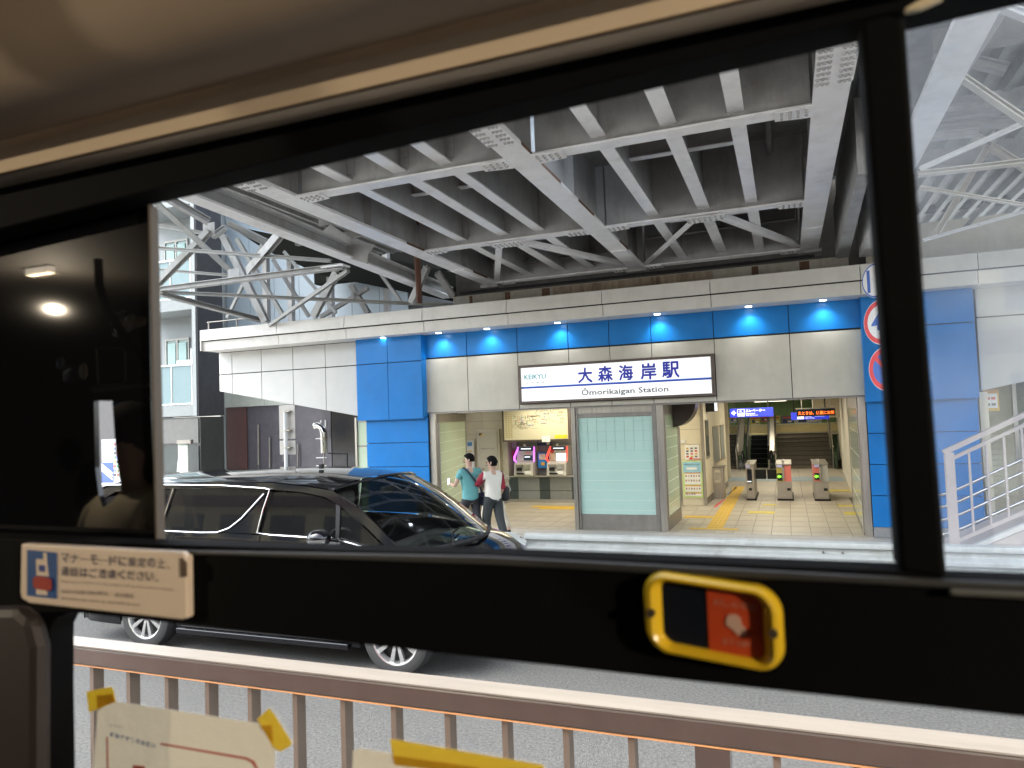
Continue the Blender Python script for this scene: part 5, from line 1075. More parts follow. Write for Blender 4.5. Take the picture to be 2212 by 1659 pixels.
def person(loc, rz, label, J, shirt, trousers, sleeve=None, hairlong=0, shoes=BLACK, group="people walking past the station", wide=1.):
    """J: joint positions in the person's own axes (x right, y ahead, z up)"""
    t = thing("person", loc, label, "person", group, rz)
    V = lambda k: Vector(J[k])
    nodes = [(V('hip'), (.125, .10)), (V('belly'), (.12, .095)), (V('chest'), (.145, .10)), (V('neck'), .05), (V('head0'), .062), (V('head'), (.078, .092)), (V('top'), .062)]
    ed = [(0, 1), (1, 2), (2, 3), (3, 4), (4, 5), (5, 6)]
    def add(p, r, j): nodes.append((Vector(p), r)); ed.append((j, len(nodes) - 1)); return len(nodes) - 1
    for s in 'lr':
        a = add(V('sh' + s), .052, 2); b = add(V('el' + s), .038, a); c = add(V('wr' + s), .026, b)
        hd = (V('wr' + s) - V('el' + s)).normalized(); pa = add(V('wr' + s) + hd * .05, (.036, .016), c)
        sd = hd.cross(Vector((0, 1, .3))).normalized()
        for q in range(4): f1 = add(V('wr' + s) + hd * .085 + sd * (q - 1.5) * .017, .0095, pa); add(V('wr' + s) + hd * (.125 - .01 * abs(q - 1.4)) + sd * (q - 1.5) * .018 + Vector((0, 0, -.008)), .008, f1)
        add(V('wr' + s) + hd * .06 + sd * .045, .0095, c)
        a = add(V('th' + s), .082, 0); b = add(V('kn' + s), .055, a); c = add(V('an' + s), .036, b); add(V('an' + s) + Vector((0, .09, -.045)), .035, c)
    skin_mesh("body", nodes, ed, SKIN, t)
    # shirt
    n2 = [(V('hip') + Vector((0, 0, -.10)), (.178, .146)), (V('hip') + Vector((0, 0, -.02)), (.172, .138)), (V('belly'), (.160, .128)), (V('chest'), (.170, .128)), (V('neck') + Vector((0, 0, -.02)), .066)]; e2 = [(0, 1), (1, 2), (2, 3), (3, 4)]
    sl_nodes = []
    for s in 'lr':
        n2.append((V('sh' + s), .070)); e2.append((3, len(n2) - 1)); n2.append((V('sh' + s).lerp(V('el' + s), .55), .060)); e2.append((len(n2) - 2, len(n2) - 1))
    skin_mesh("shirt", n2, e2, shirt, t)
    if sleeve:
        for s in 'lr':
            a, b = V('sh' + s), V('el' + s); skin_mesh("sleeve", [(V('chest').lerp(a, .75) + Vector((0, 0, .05)), .058), (a, .072), (a.lerp(b, .5), .065), (a.lerp(b, 1.0), .055), (b.lerp(V('wr' + s), .15), .050)], [(0, 1), (1, 2), (2, 3), (3, 4)], sleeve, t)
    n3 = [(V('hip') + Vector((0, 0, .05)), (.135, .108))]; e3 = []
    for s in 'lr':
        i = len(n3); n3 += [(V('th' + s), .096 * wide), (V('kn' + s), .070 * wide * wide), (V('an' + s) + Vector((0, 0, .02)), .058 * wide * wide)]; e3 += [(0, i), (i, i + 1), (i + 1, i + 2)]
    skin_mesh("trousers", n3, e3, trousers, t)
    for s in 'lr': c = V('an' + s); skin_mesh("shoe", [(c + Vector((0, -.04, -.03)), .038), (c + Vector((0, .05, -.045)), .040), (c + Vector((0, .14, -.055)), .03)], [(0, 1), (1, 2)], shoes, t, sub=1)
    # hair: cap over the back and top of the skull; face features ahead
    fd = Vector(J.get('face', (0, 1, 0))).normalized(); hc = V('head'); sd = fd.cross(Vector((0, 0, 1))).normalized(); upv = Vector((0, 0, 1))
    mb = MB(); rows = []
    for i in range(11):
        a = math.pi * i / 10 * .66; rows.append([])
        for j in range(25):
            b = 2 * math.pi * j / 24; dirv = fd * (math.sin(a) * math.cos(b)) + sd * (math.sin(a) * math.sin(b)) + upv * math.cos(a)
            fr_ = max(0, math.cos(b)); k = 1.0 - .55 * fr_ * (i / 10.) ** 1.2
            aa = a * k; dirv = fd * (math.sin(aa) * math.cos(b)) + sd * (math.sin(aa) * math.sin(b)) + upv * math.cos(aa)
            jit = 1 + .05 * math.sin(7 * b + i * 1.7) + .03 * math.sin(13 * b) ; p = hc - fd * .008 + upv * .02 + fd * dirv.dot(fd) * .102 * jit + sd * dirv.dot(sd) * .086 * jit + upv * dirv.z * .106
            if i == 10 and hairlong: p += upv * (-hairlong) * (1 - fr_)
            rows[-1].append(p + V('hip') * 0)
    h = MB().grid(rows); me = bpy.data.meshes.new("hair"); me.from_pydata([tuple(v) for v in h.v], [], h.f); me.materials.append(HAIR)
    for p in me.polygons: p.use_smooth = True
    o = bpy.data.objects.new("hair", me); COL.objects.link(o); o.parent = t; so_ = o.modifiers.new("t", 'SOLIDIFY'); so_.thickness = .012
    f = MB()
    for s in (-1, 1): f.ball(hc + sd * s * .083 + upv * -.005, (.014, .02, .03), 8, 6)
    f.ball(hc + fd * .094 + upv * -.015, .017, 8, 6)
    me = bpy.data.meshes.new("ears_and_nose"); me.from_pydata([tuple(v) for v in f.v], [], f.f); me.materials.append(SKIN)
    o = bpy.data.objects.new("ears_and_nose", me); COL.objects.link(o); o.parent = t
    f = MB()
    for s in (-1, 1): f.ball(hc + fd * .082 + sd * s * .032 + upv * .008, (.012, .012, .007), 8, 6)
    f.ball(hc + fd * .083 + upv * -.048, (.022, .012, .006), 8, 6)
    me = bpy.data.meshes.new("eyes_and_mouth"); me.from_pydata([tuple(v) for v in f.v], [], f.f); me.materials.append(mat("eye_mouth_dark", (.08, .03, .03), .4))
    o = bpy.data.objects.new("eyes_and_mouth", me); COL.objects.link(o); o.parent = t
    return t
def joints(**k):
    J = dict(hip=(0, 0, .84), belly=(0, 0, .98), chest=(0, .01, 1.20), neck=(0, .01, 1.36), head0=(0, .02, 1.42), head=(0, .02, 1.50), top=(0, .015, 1.56),
             shl=(-.185, 0, 1.29), shr=(.185, 0, 1.29), ell=(-.22, -.02, 1.03), elr=(.22, -.02, 1.03), wrl=(-.22, .06, .82), wrr=(.22, .06, .82),
             thl=(-.085, 0, .76), thr=(.085, 0, .76), knl=(-.09, .03, .44), knr=(.09, .03, .44), anl=(-.09, 0, .09), anr=(.09, 0, .09)); J.update(k); return J
TEAL = mat("teal_polo_cotton", (.13, .36, .36), .85, var=.1, scale=8, bump=.3); DKT = mat("dark_trousers", (.02, .021, .026), .8, var=.25, scale=10)
CRM = mat("cream_cotton", (.72, .69, .60), .85, var=.06, bump=.3); MRN = mat("maroon_sleeve_cotton", (.26, .015, .035), .85); CHK = mat("cream_trousers", (.60, .54, .44), .85); DKG = mat("dark_grey_wide_trousers", (.035, .04, .042), .8, var=.2)
PM = person((-5.42, 11.75, .1), R(52), "man in teal polo shirt and dark trousers looking left, seen from behind", joints(face=(-.9, .45, 0), ell=(-.27, .06, 1.05), wrl=(-.24, .26, 1.06), elr=(.23, -.05, 1.03), wrr=(.22, .02, .83),
    knl=(-.09, .22, .46), anl=(-.09, .26, .09), knr=(.09, -.08, .46), anr=(.09, -.28, .13)), TEAL, DKT)
PW = person((-5.02, 11.85, .1), R(54), "person in cream raglan shirt with maroon sleeves holding a hand to the mouth", joints(hip=(0, 0, .83), chest=(0, .01, 1.15), neck=(0, .01, 1.30), head0=(0, .02, 1.36), head=(0, .02, 1.44), top=(0, .015, 1.50), shl=(-.165, 0, 1.23), shr=(.165, 0, 1.23),
    face=(-.8, .6, 0), ell=(-.27, .10, 1.04), wrl=(-.14, .22, 1.26), elr=(.19, -.05, .98), wrr=(.17, .06, .80), knl=(-.08, .12, .45), anl=(-.08, .12, .09), knr=(.09, -.06, .45), anr=(.10, -.20, .10)), CRM, DKG, MRN, .03, wide=1.12)
PT = person((-5.37, 12.75, .1), R(52), "person mostly hidden behind the raglan shirt, cream trousers showing", joints(hip=(0, 0, .80), belly=(0, 0, .92), chest=(0, .01, 1.10), neck=(0, .01, 1.24), head0=(0, .02, 1.30), head=(0, .02, 1.37), top=(0, .015, 1.42), shl=(-.15, 0, 1.16), shr=(.15, 0, 1.16), ell=(-.16, .04, .95), elr=(.16, .04, .95),
    wrl=(-.12, .18, .9), wrr=(.12, .18, .9), knl=(-.10, .24, .44), anl=(-.10, .34, .09), knr=(.10, -.12, .44), anr=(.10, -.34, .12)), mat("navy_top_cotton", (.03, .035, .07), .85), CHK)
# things they carry
t = thing("shoulder_bag", (-5.2, 11.6, .7), "small navy bag on a long strap worn by the man in teal", "shoulder bag")
NB = mat("navy_bag_nylon", (.012, .015, .04), .7)
def L2W(root, p): c, s_ = math.cos(root.rotation_euler.z), math.sin(root.rotation_euler.z); return (root.location.x + p[0] * c - p[1] * s_, root.location.y + p[0] * s_ + p[1] * c, root.location.z + p[2])
bq = L2W(PM, (.24, -.06, .80)); MB().box(bq[0] - .085, bq[0] + .085, bq[1] - .05, bq[1] + .05, bq[2] - .14, bq[2] + .10).build("bag_body", NB, t, bevel=.02)
MB().tube([L2W(PM, p) for p in [(.20, -.10, .88), (.12, -.135, 1.02), (0, -.14, 1.17), (-.09, -.12, 1.30), (-.13, -.03, 1.365), (-.12, .06, 1.34)]], .016, 6).build("strap", NB, t)
t = thing("phone", (-5.6, 11.7, 1.1), "small silver phone held in the left hand of the man in teal", "phone")
pq = L2W(PM, (-.25, .36, 1.10)); MB().box(pq[0] - .03, pq[0] + .03, pq[1] - .006, pq[1] + .006, pq[2] - .06, pq[2] + .06).build("phone_body", CHROME, t, bevel=.004)
t = thing("backpack", (-4.7, 12.0, .7), "black backpack hanging low beside the raglan shirt", "backpack")
bq = L2W(PW, (.25, .02, .86)); MB().box(bq[0] - .10, bq[0] + .10, bq[1] - .06, bq[1] + .06, bq[2] - .14, bq[2] + .14).build("bag_body", mat("black_nylon", (.015, .015, .016), .6), t, bevel=.05)
MB().tube([(bq[0] + .02, bq[1] - .05, bq[2] + .12), (bq[0] + .10, bq[1] - .03, bq[2] + .20), (bq[0] + .13, bq[1], bq[2] + .06), (bq[0] + .06, bq[1] - .05, bq[2])], .008, 6).build("strap", SHADE, t)
MB().tube([(bq[0] + .0, bq[1] - .05, bq[2] + .22), (bq[0] + .08, bq[1] - .03, bq[2] + .34), (bq[0] + .12, bq[1], bq[2] + .26)], .008, 6).build("strap", SHADE, t)
# ================================================================== THE BUS WE LOOK OUT OF
YW = .55
bus = thing("bus", (0, .55, .3), "dark bus interior wall with black window frames and beige cove panel, seen from a seat", "bus")
def bp(pts, name, m, y0=YW, th=.03, parent=bus, f=None, bevel=.002):
    q = [aty(*(f(*p) if f else p), y0) for p in pts]
    return MB().poly3(q, (0, th, 0)).build(name, m, parent, bevel=bevel)
bp([(-500, 460), (-500, 625), (0, 493), (288, 420), (1858, 42), (2212, -43), (2700, -160), (2700, -400), (1640, -80), (0, 330), (-500, 460)], "window_head", BUSBLK, .537, .035)
bp([(1858, 42), (1955, 19), (1975, 300), (2003, 700), (2048, 1252), (1942, 1236), (1906, 700), (1875, 300)], "window_pillar", BUSBLK, .535, .03, bevel=.004)
bp([(-500, 1140), (335, 1176), (1060, 1198), (1942, 1234), (2048, 1250), (2700, 1275), (2700, 1604), (2212, 1551), (1500, 1474), (700, 1384), (200, 1328), (150, 1323), (118, 1337), (105, 1362), (104, 1500), (108, 1760), (-500, 1760)], "window_rail", BUSBLK, .535, .03)
LIP = mat("window_lip_rubber", (.03, .03, .03), .55)
bp([(335, 1188), (1060, 1203), (2048, 1254), (2700, 1280), (2700, 1302), (2048, 1272), (1060, 1222), (335, 1196)], "window_lip", LIP, .53, .006)
bp([(2050, 1272), (2700, 1302), (2700, 1318), (2050, 1288)], "lip_pale_strip", mat("lip_strip_grey", (.10, .10, .09), .5), .527, .004)  # slightly paler strip along the right-hand lip
bp([(318, 440), (323, 440), (339, 1176), (334, 1176)], "sash_edge", mat("sash_pale_rubber", (.06, .045, .03), .5), .56, .012)
bp([(1862, 44), (1868, 43), (1912, 700), (1948, 1234), (1942, 1234), (1904, 700)], "sash_edge", mat("sash_grey_rubber", (.16, .15, .15), .5), .56, .012)
bp([(1955, 25), (1990, 18), (2040, -5), (2040, -30), (1990, -5), (1955, 15)], "beige_corner_cap", mat("corner_cap_beige", (.5, .42, .28), .5), .53, .006)
# dark tinted partition with a narrow clear slot
TIN = glass("dark_tinted_mirror_glass", (0, 0, 0), 0.0, refl=.85, rough=.03, diff=(.004, .004, .005))
slot = [(203, 866), (236, 866), (243, 874), (250, 980), (262, 1060), (240, 1085), (222, 1096), (214, 1072), (206, 1010)]
bp([(-500, 560), (0, 430), (320, 400), (326, 866), (-500, 866)], "tinted_partition", TIN, .575, .006, bevel=0)
bp([(-500, 866), (203, 866), (206, 1010), (214, 1072), (222, 1096), (222, 1190), (-500, 1190)], "tinted_partition", TIN, .575, .006, bevel=0)
bp([(243, 866), (326, 866), (338, 1190), (222, 1190), (222, 1096), (240, 1085), (262, 1060), (250, 980), (243, 874)], "tinted_partition", TIN, .575, .006, bevel=0)
for x in (): bp([(x, 500), (x + 6, 500), (x + 10, 1160), (x + 4, 1160)], "partition_bar", BUSBLK, .55, .01)
# panes
PANE = glass("bus_window_glass", (.97, .98, .98), 1.0, refl=.75, diff=(.5, .5, .5))
bp([(320, 415), (1860, 38), (1945, 1240), (334, 1182)], "window_pane", PANE, .585, .001, bevel=0)
P2G = glass("dusty_bus_window_glass", (.95, .98, 1), .88, refl=1.0, diff=(.62, .68, .74))
tt = P2G.node_tree; mixn = [n_ for n_ in tt.nodes if n_.type == 'MIX_SHADER' and not n_.inputs[0].is_linked][0]
nz = tt.nodes.new("ShaderNodeTexNoise"); nz.inputs["Scale"].default_value = 9; nz.inputs["Detail"].default_value = 6; tc = tt.nodes.new("ShaderNodeTexCoord"); tt.links.new(tc.outputs["Object"], nz.inputs["Vector"])
dfn = [n_ for n_ in tt.nodes if n_.type == 'BSDF_DIFFUSE'][0]; tln = tt.nodes.new("ShaderNodeBsdfTranslucent"); tln.inputs[0].default_value = (.80, .81, .82, 1); tt.links.new(tln.outputs[0], mixn.inputs[1])
mr_ = tt.nodes.new("ShaderNodeMapRange"); mr_.inputs[1].default_value = .35; mr_.inputs[2].default_value = .7; mr_.inputs[3].default_value = .96; mr_.inputs[4].default_value = .80; tt.links.new(nz.outputs[0], mr_.inputs[0]); tt.links.new(mr_.outputs[0], mixn.inputs[0])
bp([(1950, 18), (2700, -180), (2700, 1290), (2046, 1256)], "window_pane", P2G, .58, .001, bevel=0)
bp([(100, 1310), (2700, 1590), (2700, 1950), (100, 1950)], "lower_window_pane", PANE, .5732, .001, bevel=0)
# cove panel and ceiling, running along the bus
COVE = mat("cove_beige_plastic", (.50, .40, .29), .75, var=.03, spec=.12); 
def prof_pt(y, Y): p = aty(600, y, Y); return (Y, p.z)
pr1 = [prof_pt(272, .535), prof_pt(262, .53), prof_pt(243, .512), prof_pt(240, .505)]
pr2 = [prof_pt(236, .518), prof_pt(233, .514), prof_pt(200, .511), prof_pt(175, .508), prof_pt(158, .502), prof_pt(150, .497)]
pr3 = [prof_pt(150, .497), prof_pt(140, .49), prof_pt(100, .462), prof_pt(50, .437), prof_pt(-20, .42), prof_pt(-110, .41), prof_pt(-300, .40), (.395, 3.05)]
def sweep(pr, name, m, th=.0): return MB().grid([[(x, q[0], q[1]) for q in pr] for x in (-5.2, -3, -1.5, 0, 1.5, 4.0)]).build(name, m, bus, smooth=True)
sweep(pr1, "cove_edge_strip", COVE); sweep(pr2, "cove_panel", COVE); sweep(pr3, "upper_cove_panel", mat("upper_cove_brown", (.24, .185, .135), .7, var=.05, spec=.15))  # upper cove in a darker brown than the panel below it
sweep([prof_pt(240, .52), prof_pt(234, .52)], "cove_groove", BLACK)
INT = mat("bus_interior_grey", (.03, .027, .024), .8); DKI = mat("bus_interior_dark", (.006, .006, .007), .8, spec=.1)
zt0 = pr3[-1][1]
MB().box(-5.2, 4, -2.0, .395, zt0, zt0 + .05).build("ceiling_panel", INT, bus)
MB().box(-5.2, 4, -2.0, .6, .95, 1.0).build("bus_floor", DKI, bus)
MB().box(4, 4.05, -2.0, .6, 1, zt0 + .04).build("rear_bulkhead", DKI, bus)
MB().box(-5.25, -5.2, -2.0, .6, .3, 1.9).build("front_bulkhead", DKI, bus); MB().box(-5.25, -5.2, -2.0, .6, 2.1, 3.3).build("front_bulkhead", DKI, bus)
MB().box(-5.2, .7, -2.05, -2.0, 1.0, zt0).build("far_side_wall", DKI, bus); MB().box(.7, 4, -2.05, -2.0, 1.0, 1.5).build("far_side_wall", INT, bus); MB().box(.7, 4, -2.05, -2.0, 2.85, zt0).build("far_side_wall", INT, bus)
for x in (1.2, 2.8): MB().box(x, x + .12, -2.05, -2.0, 1.5, 2.85).build("far_side_pillar", DKI, bus)
for x in (.9, 2.2): MB().box(x, x + .12, -1.9, -.9, 1.0, 2.1).build("seat_back", mat("seat_blue_fabric", (.03, .06, .2), .9), bus, bevel=.04)
# outside skin of the bus, below and above the windows
SK = mat("bus_body_cream", (.62, .60, .52), .35); SR = mat("bus_body_red", (.5, .03, .03), .35)
MB().box(-5.6, 4.2, .60, .64, .35, 1.3).build("outer_skirt_panel", SR, bus); MB().box(-5.6, 4.2, .60, .64, 1.31, 1.93).build("outer_side_panel", SK, bus)
MB().box(-5.6, 4.2, .60, .64, zt0 - .25 if False else 3.0, 3.3).build("outer_roof_panel", SK, bus); MB().box(-5.6, 4.2, -2.1, .64, 3.3, 3.34).build("bus_roof", SK, bus)
MB().box(-5.6, 4.2, -2.1, -2.06, .35, 1.8).build("outer_side_panel", SK, bus)
MB().box(-5.2, 4, .555, .6, 1.0, 1.95).build("lower_wall", DKI, bus)
# lit ceiling lamps of the bus
BL = mat("bus_lamp_diffuser", (1, .86, .66), .4, var=0, emit=1.2)
for lx, lb in ((-2.9, "bus ceiling lamp towards the driver, a pale streak in the dark glass"), (2.6, "bus ceiling lamp behind the seat to the right")):
    t = thing("bus_ceiling_lamp", (lx, -.9, zt0 - .01), lb, "ceiling lamp", "ceiling lamps in the bus")
    MB().box(lx - .07, lx + .07, -.915, -.885, zt0 - .03, zt0 - .002).build("diffuser", BL, t)
    L = bpy.data.lights.new("bus_lamp", 'POINT'); L.shadow_soft_size = .006; L.energy = (15 if lx < 0 else 44); L.color = (1, .84, .62)
    lo = bpy.data.objects.new("bus_lamp", L); COL.objects.link(lo); lo.parent = t; lo.location = (0, -.06, -.16)
# roof space above the cove, closed so that no daylight leaks
MB().box(-5.2, 4.05, .575, .6, 2.70, 3.3).build("head_closure", DKI, bus)
hb = [aty(-40, 98, .42), aty(190, -4, .42)]
MB().tube([hb[0], hb[1]], .006).build("grab_rail", mat("rail_brown", (.28, .19, .14), .4), bus, smooth=True)
# brown seat corner at bottom left
bp([(-500, 1330), (30, 1312), (62, 1340), (78, 1400), (76, 1800), (-500, 1800)], "seat_corner", mat("brown_seat_vinyl", (.016, .010, .009), .6), .50, .02, bevel=.012)

# notice plate
def rs(x, y): return src(50 + x / 3.030, 2150 + y / 3.030)
nt_ = thing("manner_notice", tuple(aty(*rs(1100, 540), .527)), "cream notice plate with blue phone pictogram and Japanese text on the black rail", "notice plate")
STK = mat("plate_cream", (.68, .56, .45), .5, var=.05); TXT = mat("plate_ink", (.055, .045, .085), .6)
bp([(100, 80), (120, 76), (2060, 180), (2100, 230), (2110, 980), (2040, 1000), (200, 800), (100, 740), (88, 660)], "plate", STK, .524, .010, nt_, rs, .002)
bp([(2030, 250), (2095, 300), (2100, 480), (2035, 480)], "worn_edge", mat("plate_worn_brown", (.08, .05, .03), .6), .522, .002, nt_, rs, 0)
bp([(178, 150), (525, 185), (525, 745), (178, 705)], "blue_field", mat("plate_blue", (.012, .07, .24), .5), .5225, .0012, nt_, rs, 0)
bp([(285, 262), (372, 270), (372, 185), (402, 190), (408, 290), (425, 470), (290, 460)], "phone_shape", STK, .5215, .001, nt_, rs, 0); bp([(318, 335), (382, 340), (382, 415), (318, 408)], "phone_screen", mat("plate_violet", (.03, .05, .25), .5), .5205, .001, nt_, rs, 0)
bp([(285, 620), (405, 640), (415, 700), (285, 690)], "phone_shape", STK, .5215, .001, nt_, rs, 0)
bp([(262, 480), (290, 470), (440, 490), (462, 520), (465, 620), (440, 648), (280, 625), (250, 590), (248, 510)], "red_badge", mat("plate_red", (.33, .03, .012), .5), .5202, .001, nt_, rs, 0)
def tl(s, x0, y0, x1, y1, m, bold=0., Y=.5225, f=rs, par=nt_):   # one line of lettering, slanting with the plate
    a = aty(*f(x0, y0), Y); b = aty(*f(x1, y1), Y); h = y1 - y0
    o = text(s, a.x, b.x, b.z, a.z, Y, m, par, bold=bold); return o
def tls(s, x0, yt0, x1, yt1, hpx, m, bold=0., f=rs, Y=.5225, par=nt_):
    n_ = len(s)
    for i, ch in enumerate(s):
        if ch == ' ': continue
        w_ = (x1 - x0) / n_; xa = x0 + w_ * i; yy = yt0 + (yt1 - yt0) * (i / n_); k = 1.
        hh = hpx; off = 0; ww = .8
        if ch in 'ー': hh = hpx * .12; off = hpx * .45
        if ch in '、。': hh = hpx * .25; off = hpx * .75; ww = .25
        tl(ch, xa, yy + off, xa + w_ * ww, yy + off + hh, m, bold, Y, f, par)
tls("マナーモードに設定の上、", 590, 190, 1990, 265, 120, TXT, .012); tls("通話はご遠慮ください。", 590, 350, 1850, 425, 118, TXT, .012)
for s_, x0, y0, x1, y1, h in (("Please set your mobile phone to silent mode", 590, 515, 1270, 560, 40), (" and refrain from talking on board.", 1260, 560, 1960, 620, 40), ("请将手机设置为静音模式", 590, 625, 1170, 655, 60), ("请勿通话", 1235, 665, 1470, 680, 60), ("휴대전화는 매너모드로 설정해 주십시오", 590, 720, 1560, 800, 55)):
    n_ = 4
    L_ = len(s_); q_ = (L_ + n_ - 1) // n_
    for k in range(n_):
        seg = s_[k * q_:(k + 1) * q_].strip()
        if seg: a0 = x0 + (x1 - x0) * k / n_; yy = y0 + (y1 - y0) * k / n_; tl(seg, a0, yy, a0 + (x1 - x0) / n_ * .96, yy + h, mat("plate_ink_faint", (.20, .155, .14), .6))

# stop request button
def ru(x, y): return src(2550 + x / 3.403, 2280 + y / 3.403)
cb = aty(*ru(1010, 660), .53); hw_ = (aty(*ru(1965, 700), .53).x - aty(*ru(75, 600), .53).x) / 2; hh_ = (aty(*ru(900, 85), .53).z - aty(*ru(1000, 1200), .53).z) / 2
sbn = thing("stop_button", tuple(cb), "yellow rimmed stop request button with a dark window and an orange-red press plate", "stop button")
def rrect(a, b, r, n=10):
    pts = []
    for cx_, cz_, a0 in ((a - r, b - r, 0), (-a + r, b - r, 90), (-a + r, -b + r, 180), (a - r, -b + r, 270)):
        for i in range(n + 1): t_ = R(a0 + 90 * i / n); pts.append((cx_ + r * math.cos(t_), cz_ + r * math.sin(t_)))
    return pts
out = rrect(hw_, hh_, hh_ * .62); inn = rrect(hw_ * .72, hh_ * .76, hh_ * .26)
rows = []
SH = -.006
for i, (t_, dy) in enumerate([(0, 0), (.0, -.004), (.08, -.009), (.25, -.0125), (.5, -.0135), (.75, -.0115), (.92, -.008), (1, -.003)]):
    rows.append([(cb.x + o_[0] + (n_[0] - o_[0]) * t_, .533 + dy, cb.z + o_[1] + (n_[1] - o_[1]) * t_ - (o_[0]) * .10) for o_, n_ in zip(out + out[:1], inn + inn[:1])])
MB().grid(rows).build("yellow_rim", mat("button_yellow_plastic", (.66, .43, .02), .25, var=.04), sbn, smooth=True)
xa = hw_ * .72; za = hh_ * .77
def bq_(x0, x1, z0, z1, y, name, m, par=sbn): return MB().poly3([(cb.x + x0, y, cb.z + z0 - x0 * .10), (cb.x + x1, y, cb.z + z0 - x1 * .10), (cb.x + x1, y, cb.z + z1 - x1 * .10), (cb.x + x0, y, cb.z + z1 - x0 * .10)], (0, .002, 0)).build(name, m, par)
bq_(-xa, -.05 * hw_, -za, za, .5295, "dark_window", mat("button_dark_window", (.004, .006, .012), .35)); rd = bq_(-.05 * hw_, xa, -za, za, .5285, "press_plate", mat("button_orange_red", (.42, .05, .012), .4))
PK = mat("button_pale_print", (.42, .20, .14), .5)
for k, ch in enumerate("おしらせ釦"): x0 = cb.x + hw_ * (.04 + .125 * k); text(ch, x0, x0 + hw_ * .10, cb.z + hh_ * (.36) - (x0 - cb.x) * .1, cb.z + hh_ * .52 - (x0 - cb.x) * .1, .528, PK, rd)
for k, ch in enumerate("STOP"): x0 = cb.x + hw_ * (.14 + .10 * k); text(ch, x0, x0 + hw_ * .08, cb.z - hh_ * .55 - (x0 - cb.x) * .1, cb.z - hh_ * .42 - (x0 - cb.x) * .1, .528, PK, rd)
MB().xz([(cb.x + hw_ * (.31 + a), cb.z + hh_ * (b - .1)) for a, b in [(-.10, .12), (-.06, .24), (.03, .26), (.1, .18), (.12, .02), (.18, -.12), (.16, -.24), (.06, -.24), (-.02, -.10), (-.10, -.02)]], .5275, .5285).build("hand_pictogram", mat("button_white_print", (.50, .32, .25), .5), rd)
for x_, dz in ((-.86, 0), (.86, 0)): MB().tube([(cb.x + hw_ * x_, .517, cb.z - hw_ * x_ * .10), (cb.x + hw_ * x_, .524, cb.z - hw_ * x_ * .10)], .0032, 16).build("screw", mat("screw_dark", (.10, .075, .05), .4, .5), sbn)

# papers and tape on the lower window
def paper_mat(name, col, tr=.5):
    m = mat(name, col, .9, var=.04, scale=3, bump=.2, bscale=60); t = m.node_tree; b = t.nodes["Principled BSDF"]; o = [n_ for n_ in t.nodes if n_.type == 'OUTPUT_MATERIAL'][0]
    tl_ = t.nodes.new("ShaderNodeBsdfTranslucent"); tl_.inputs[0].default_value = (*col, 1); mx = t.nodes.new("ShaderNodeMixShader"); mx.inputs[0].default_value = tr
    t.links.new(b.outputs[0], mx.inputs[1]); t.links.new(tl_.outputs[0], mx.inputs[2]); t.links.new(mx.outputs[0], o.inputs[0]); return m
PAP = paper_mat("notice_paper", (.88, .82, .70), .6); TAP = paper_mat("yellow_masking_tape", (.86, .68, .12), .6); TAP2 = paper_mat("yellow_masking_tape_doubled", (.76, .46, .02), .4)
n1 = thing("paper_notice", tuple(aty(*rB(820, 1000), .575)), "cream paper notice with red outline and blue heading taped inside the lower window", "paper notice")
bp([(432, 825), (498, 778), (520, 782), (1140, 878), (1152, 905), (1218, 975), (1205, 1300), (395, 1300)], "sheet", PAP, .572, .0004, n1, rB, 0)
RI = mat("faded_red_ink", (.50, .10, .06), .7); BI = mat("faded_blue_ink", (.16, .22, .42), .7)
bp([(710, 964), (1090, 1028), (1125, 1045), (1142, 1080), (1130, 1080), (1112, 1052), (1085, 1038), (708, 972)], "red_outline", RI, .5712, .0003, n1, rB, 0); bp([(470, 938), (476, 938), (482, 1300), (475, 1300)], "red_outline", RI, .5712, .0003, n1, rB, 0)
bp([(588, 1062), (640, 1068), (640, 1120), (588, 1115)], "red_block", RI, .5712, .0003, n1, rB, 0)
for k, ch in enumerate("感染症対策のお願い"): tl(ch, 486 + k * 23, 915 + k * 6, 505 + k * 23, 940 + k * 6, BI, .03, .5712, rB, n1)
for k, ch in enumerate("お客様へ"): tl(ch, 486 + k * 17, 880 + k * 3, 498 + k * 17, 892 + k * 3, mat("faint_ink", (.3, .26, .24), .7), 0, .5712, rB, n1)
t = thing("tape_strip", tuple(aty(*rB(445, 780), .57)), "torn piece of yellow tape at the upper left corner of the red outlined notice", "tape", "yellow tape on the lower window")
bp([(382, 738), (488, 716), (502, 730), (512, 782), (440, 812), (392, 828)], "tape", TAP, .5708, .0004, t, rB, 0); bp([(428, 756), (500, 748), (508, 782), (440, 810), (430, 812)], "folded_end", TAP2, .570, .0004, t, rB, 0)
t = thing("tape_strip", tuple(aty(*rB(1215, 905), .57)), "slanting piece of yellow tape at the upper right corner of the red outlined notice", "tape", "yellow tape on the lower window")
bp([(1138, 860), (1190, 810), (1215, 840), (1292, 965), (1282, 980), (1240, 1004), (1208, 985)], "tape", TAP, .5708, .0004, t, rB, 0); bp([(1150, 890), (1200, 885), (1208, 968), (1180, 935)], "folded_end", TAP2, .570, .0004, t, rB, 0)
n2_ = thing("paper_notice", tuple(aty(*rB(1900, 1060), .575)), "second cream paper notice held by the long yellow tape", "paper notice")
bp([(1562, 1000), (1590, 988), (1730, 1010), (2420, 1110), (2420, 1300), (1550, 1300)], "sheet", PAP, .572, .0004, n2_, rB, 0)
t = thing("tape_strip", tuple(aty(*rB(2000, 1030), .57)), "long horizontal yellow tape across the top of the second paper notice", "tape", "yellow tape on the lower window")
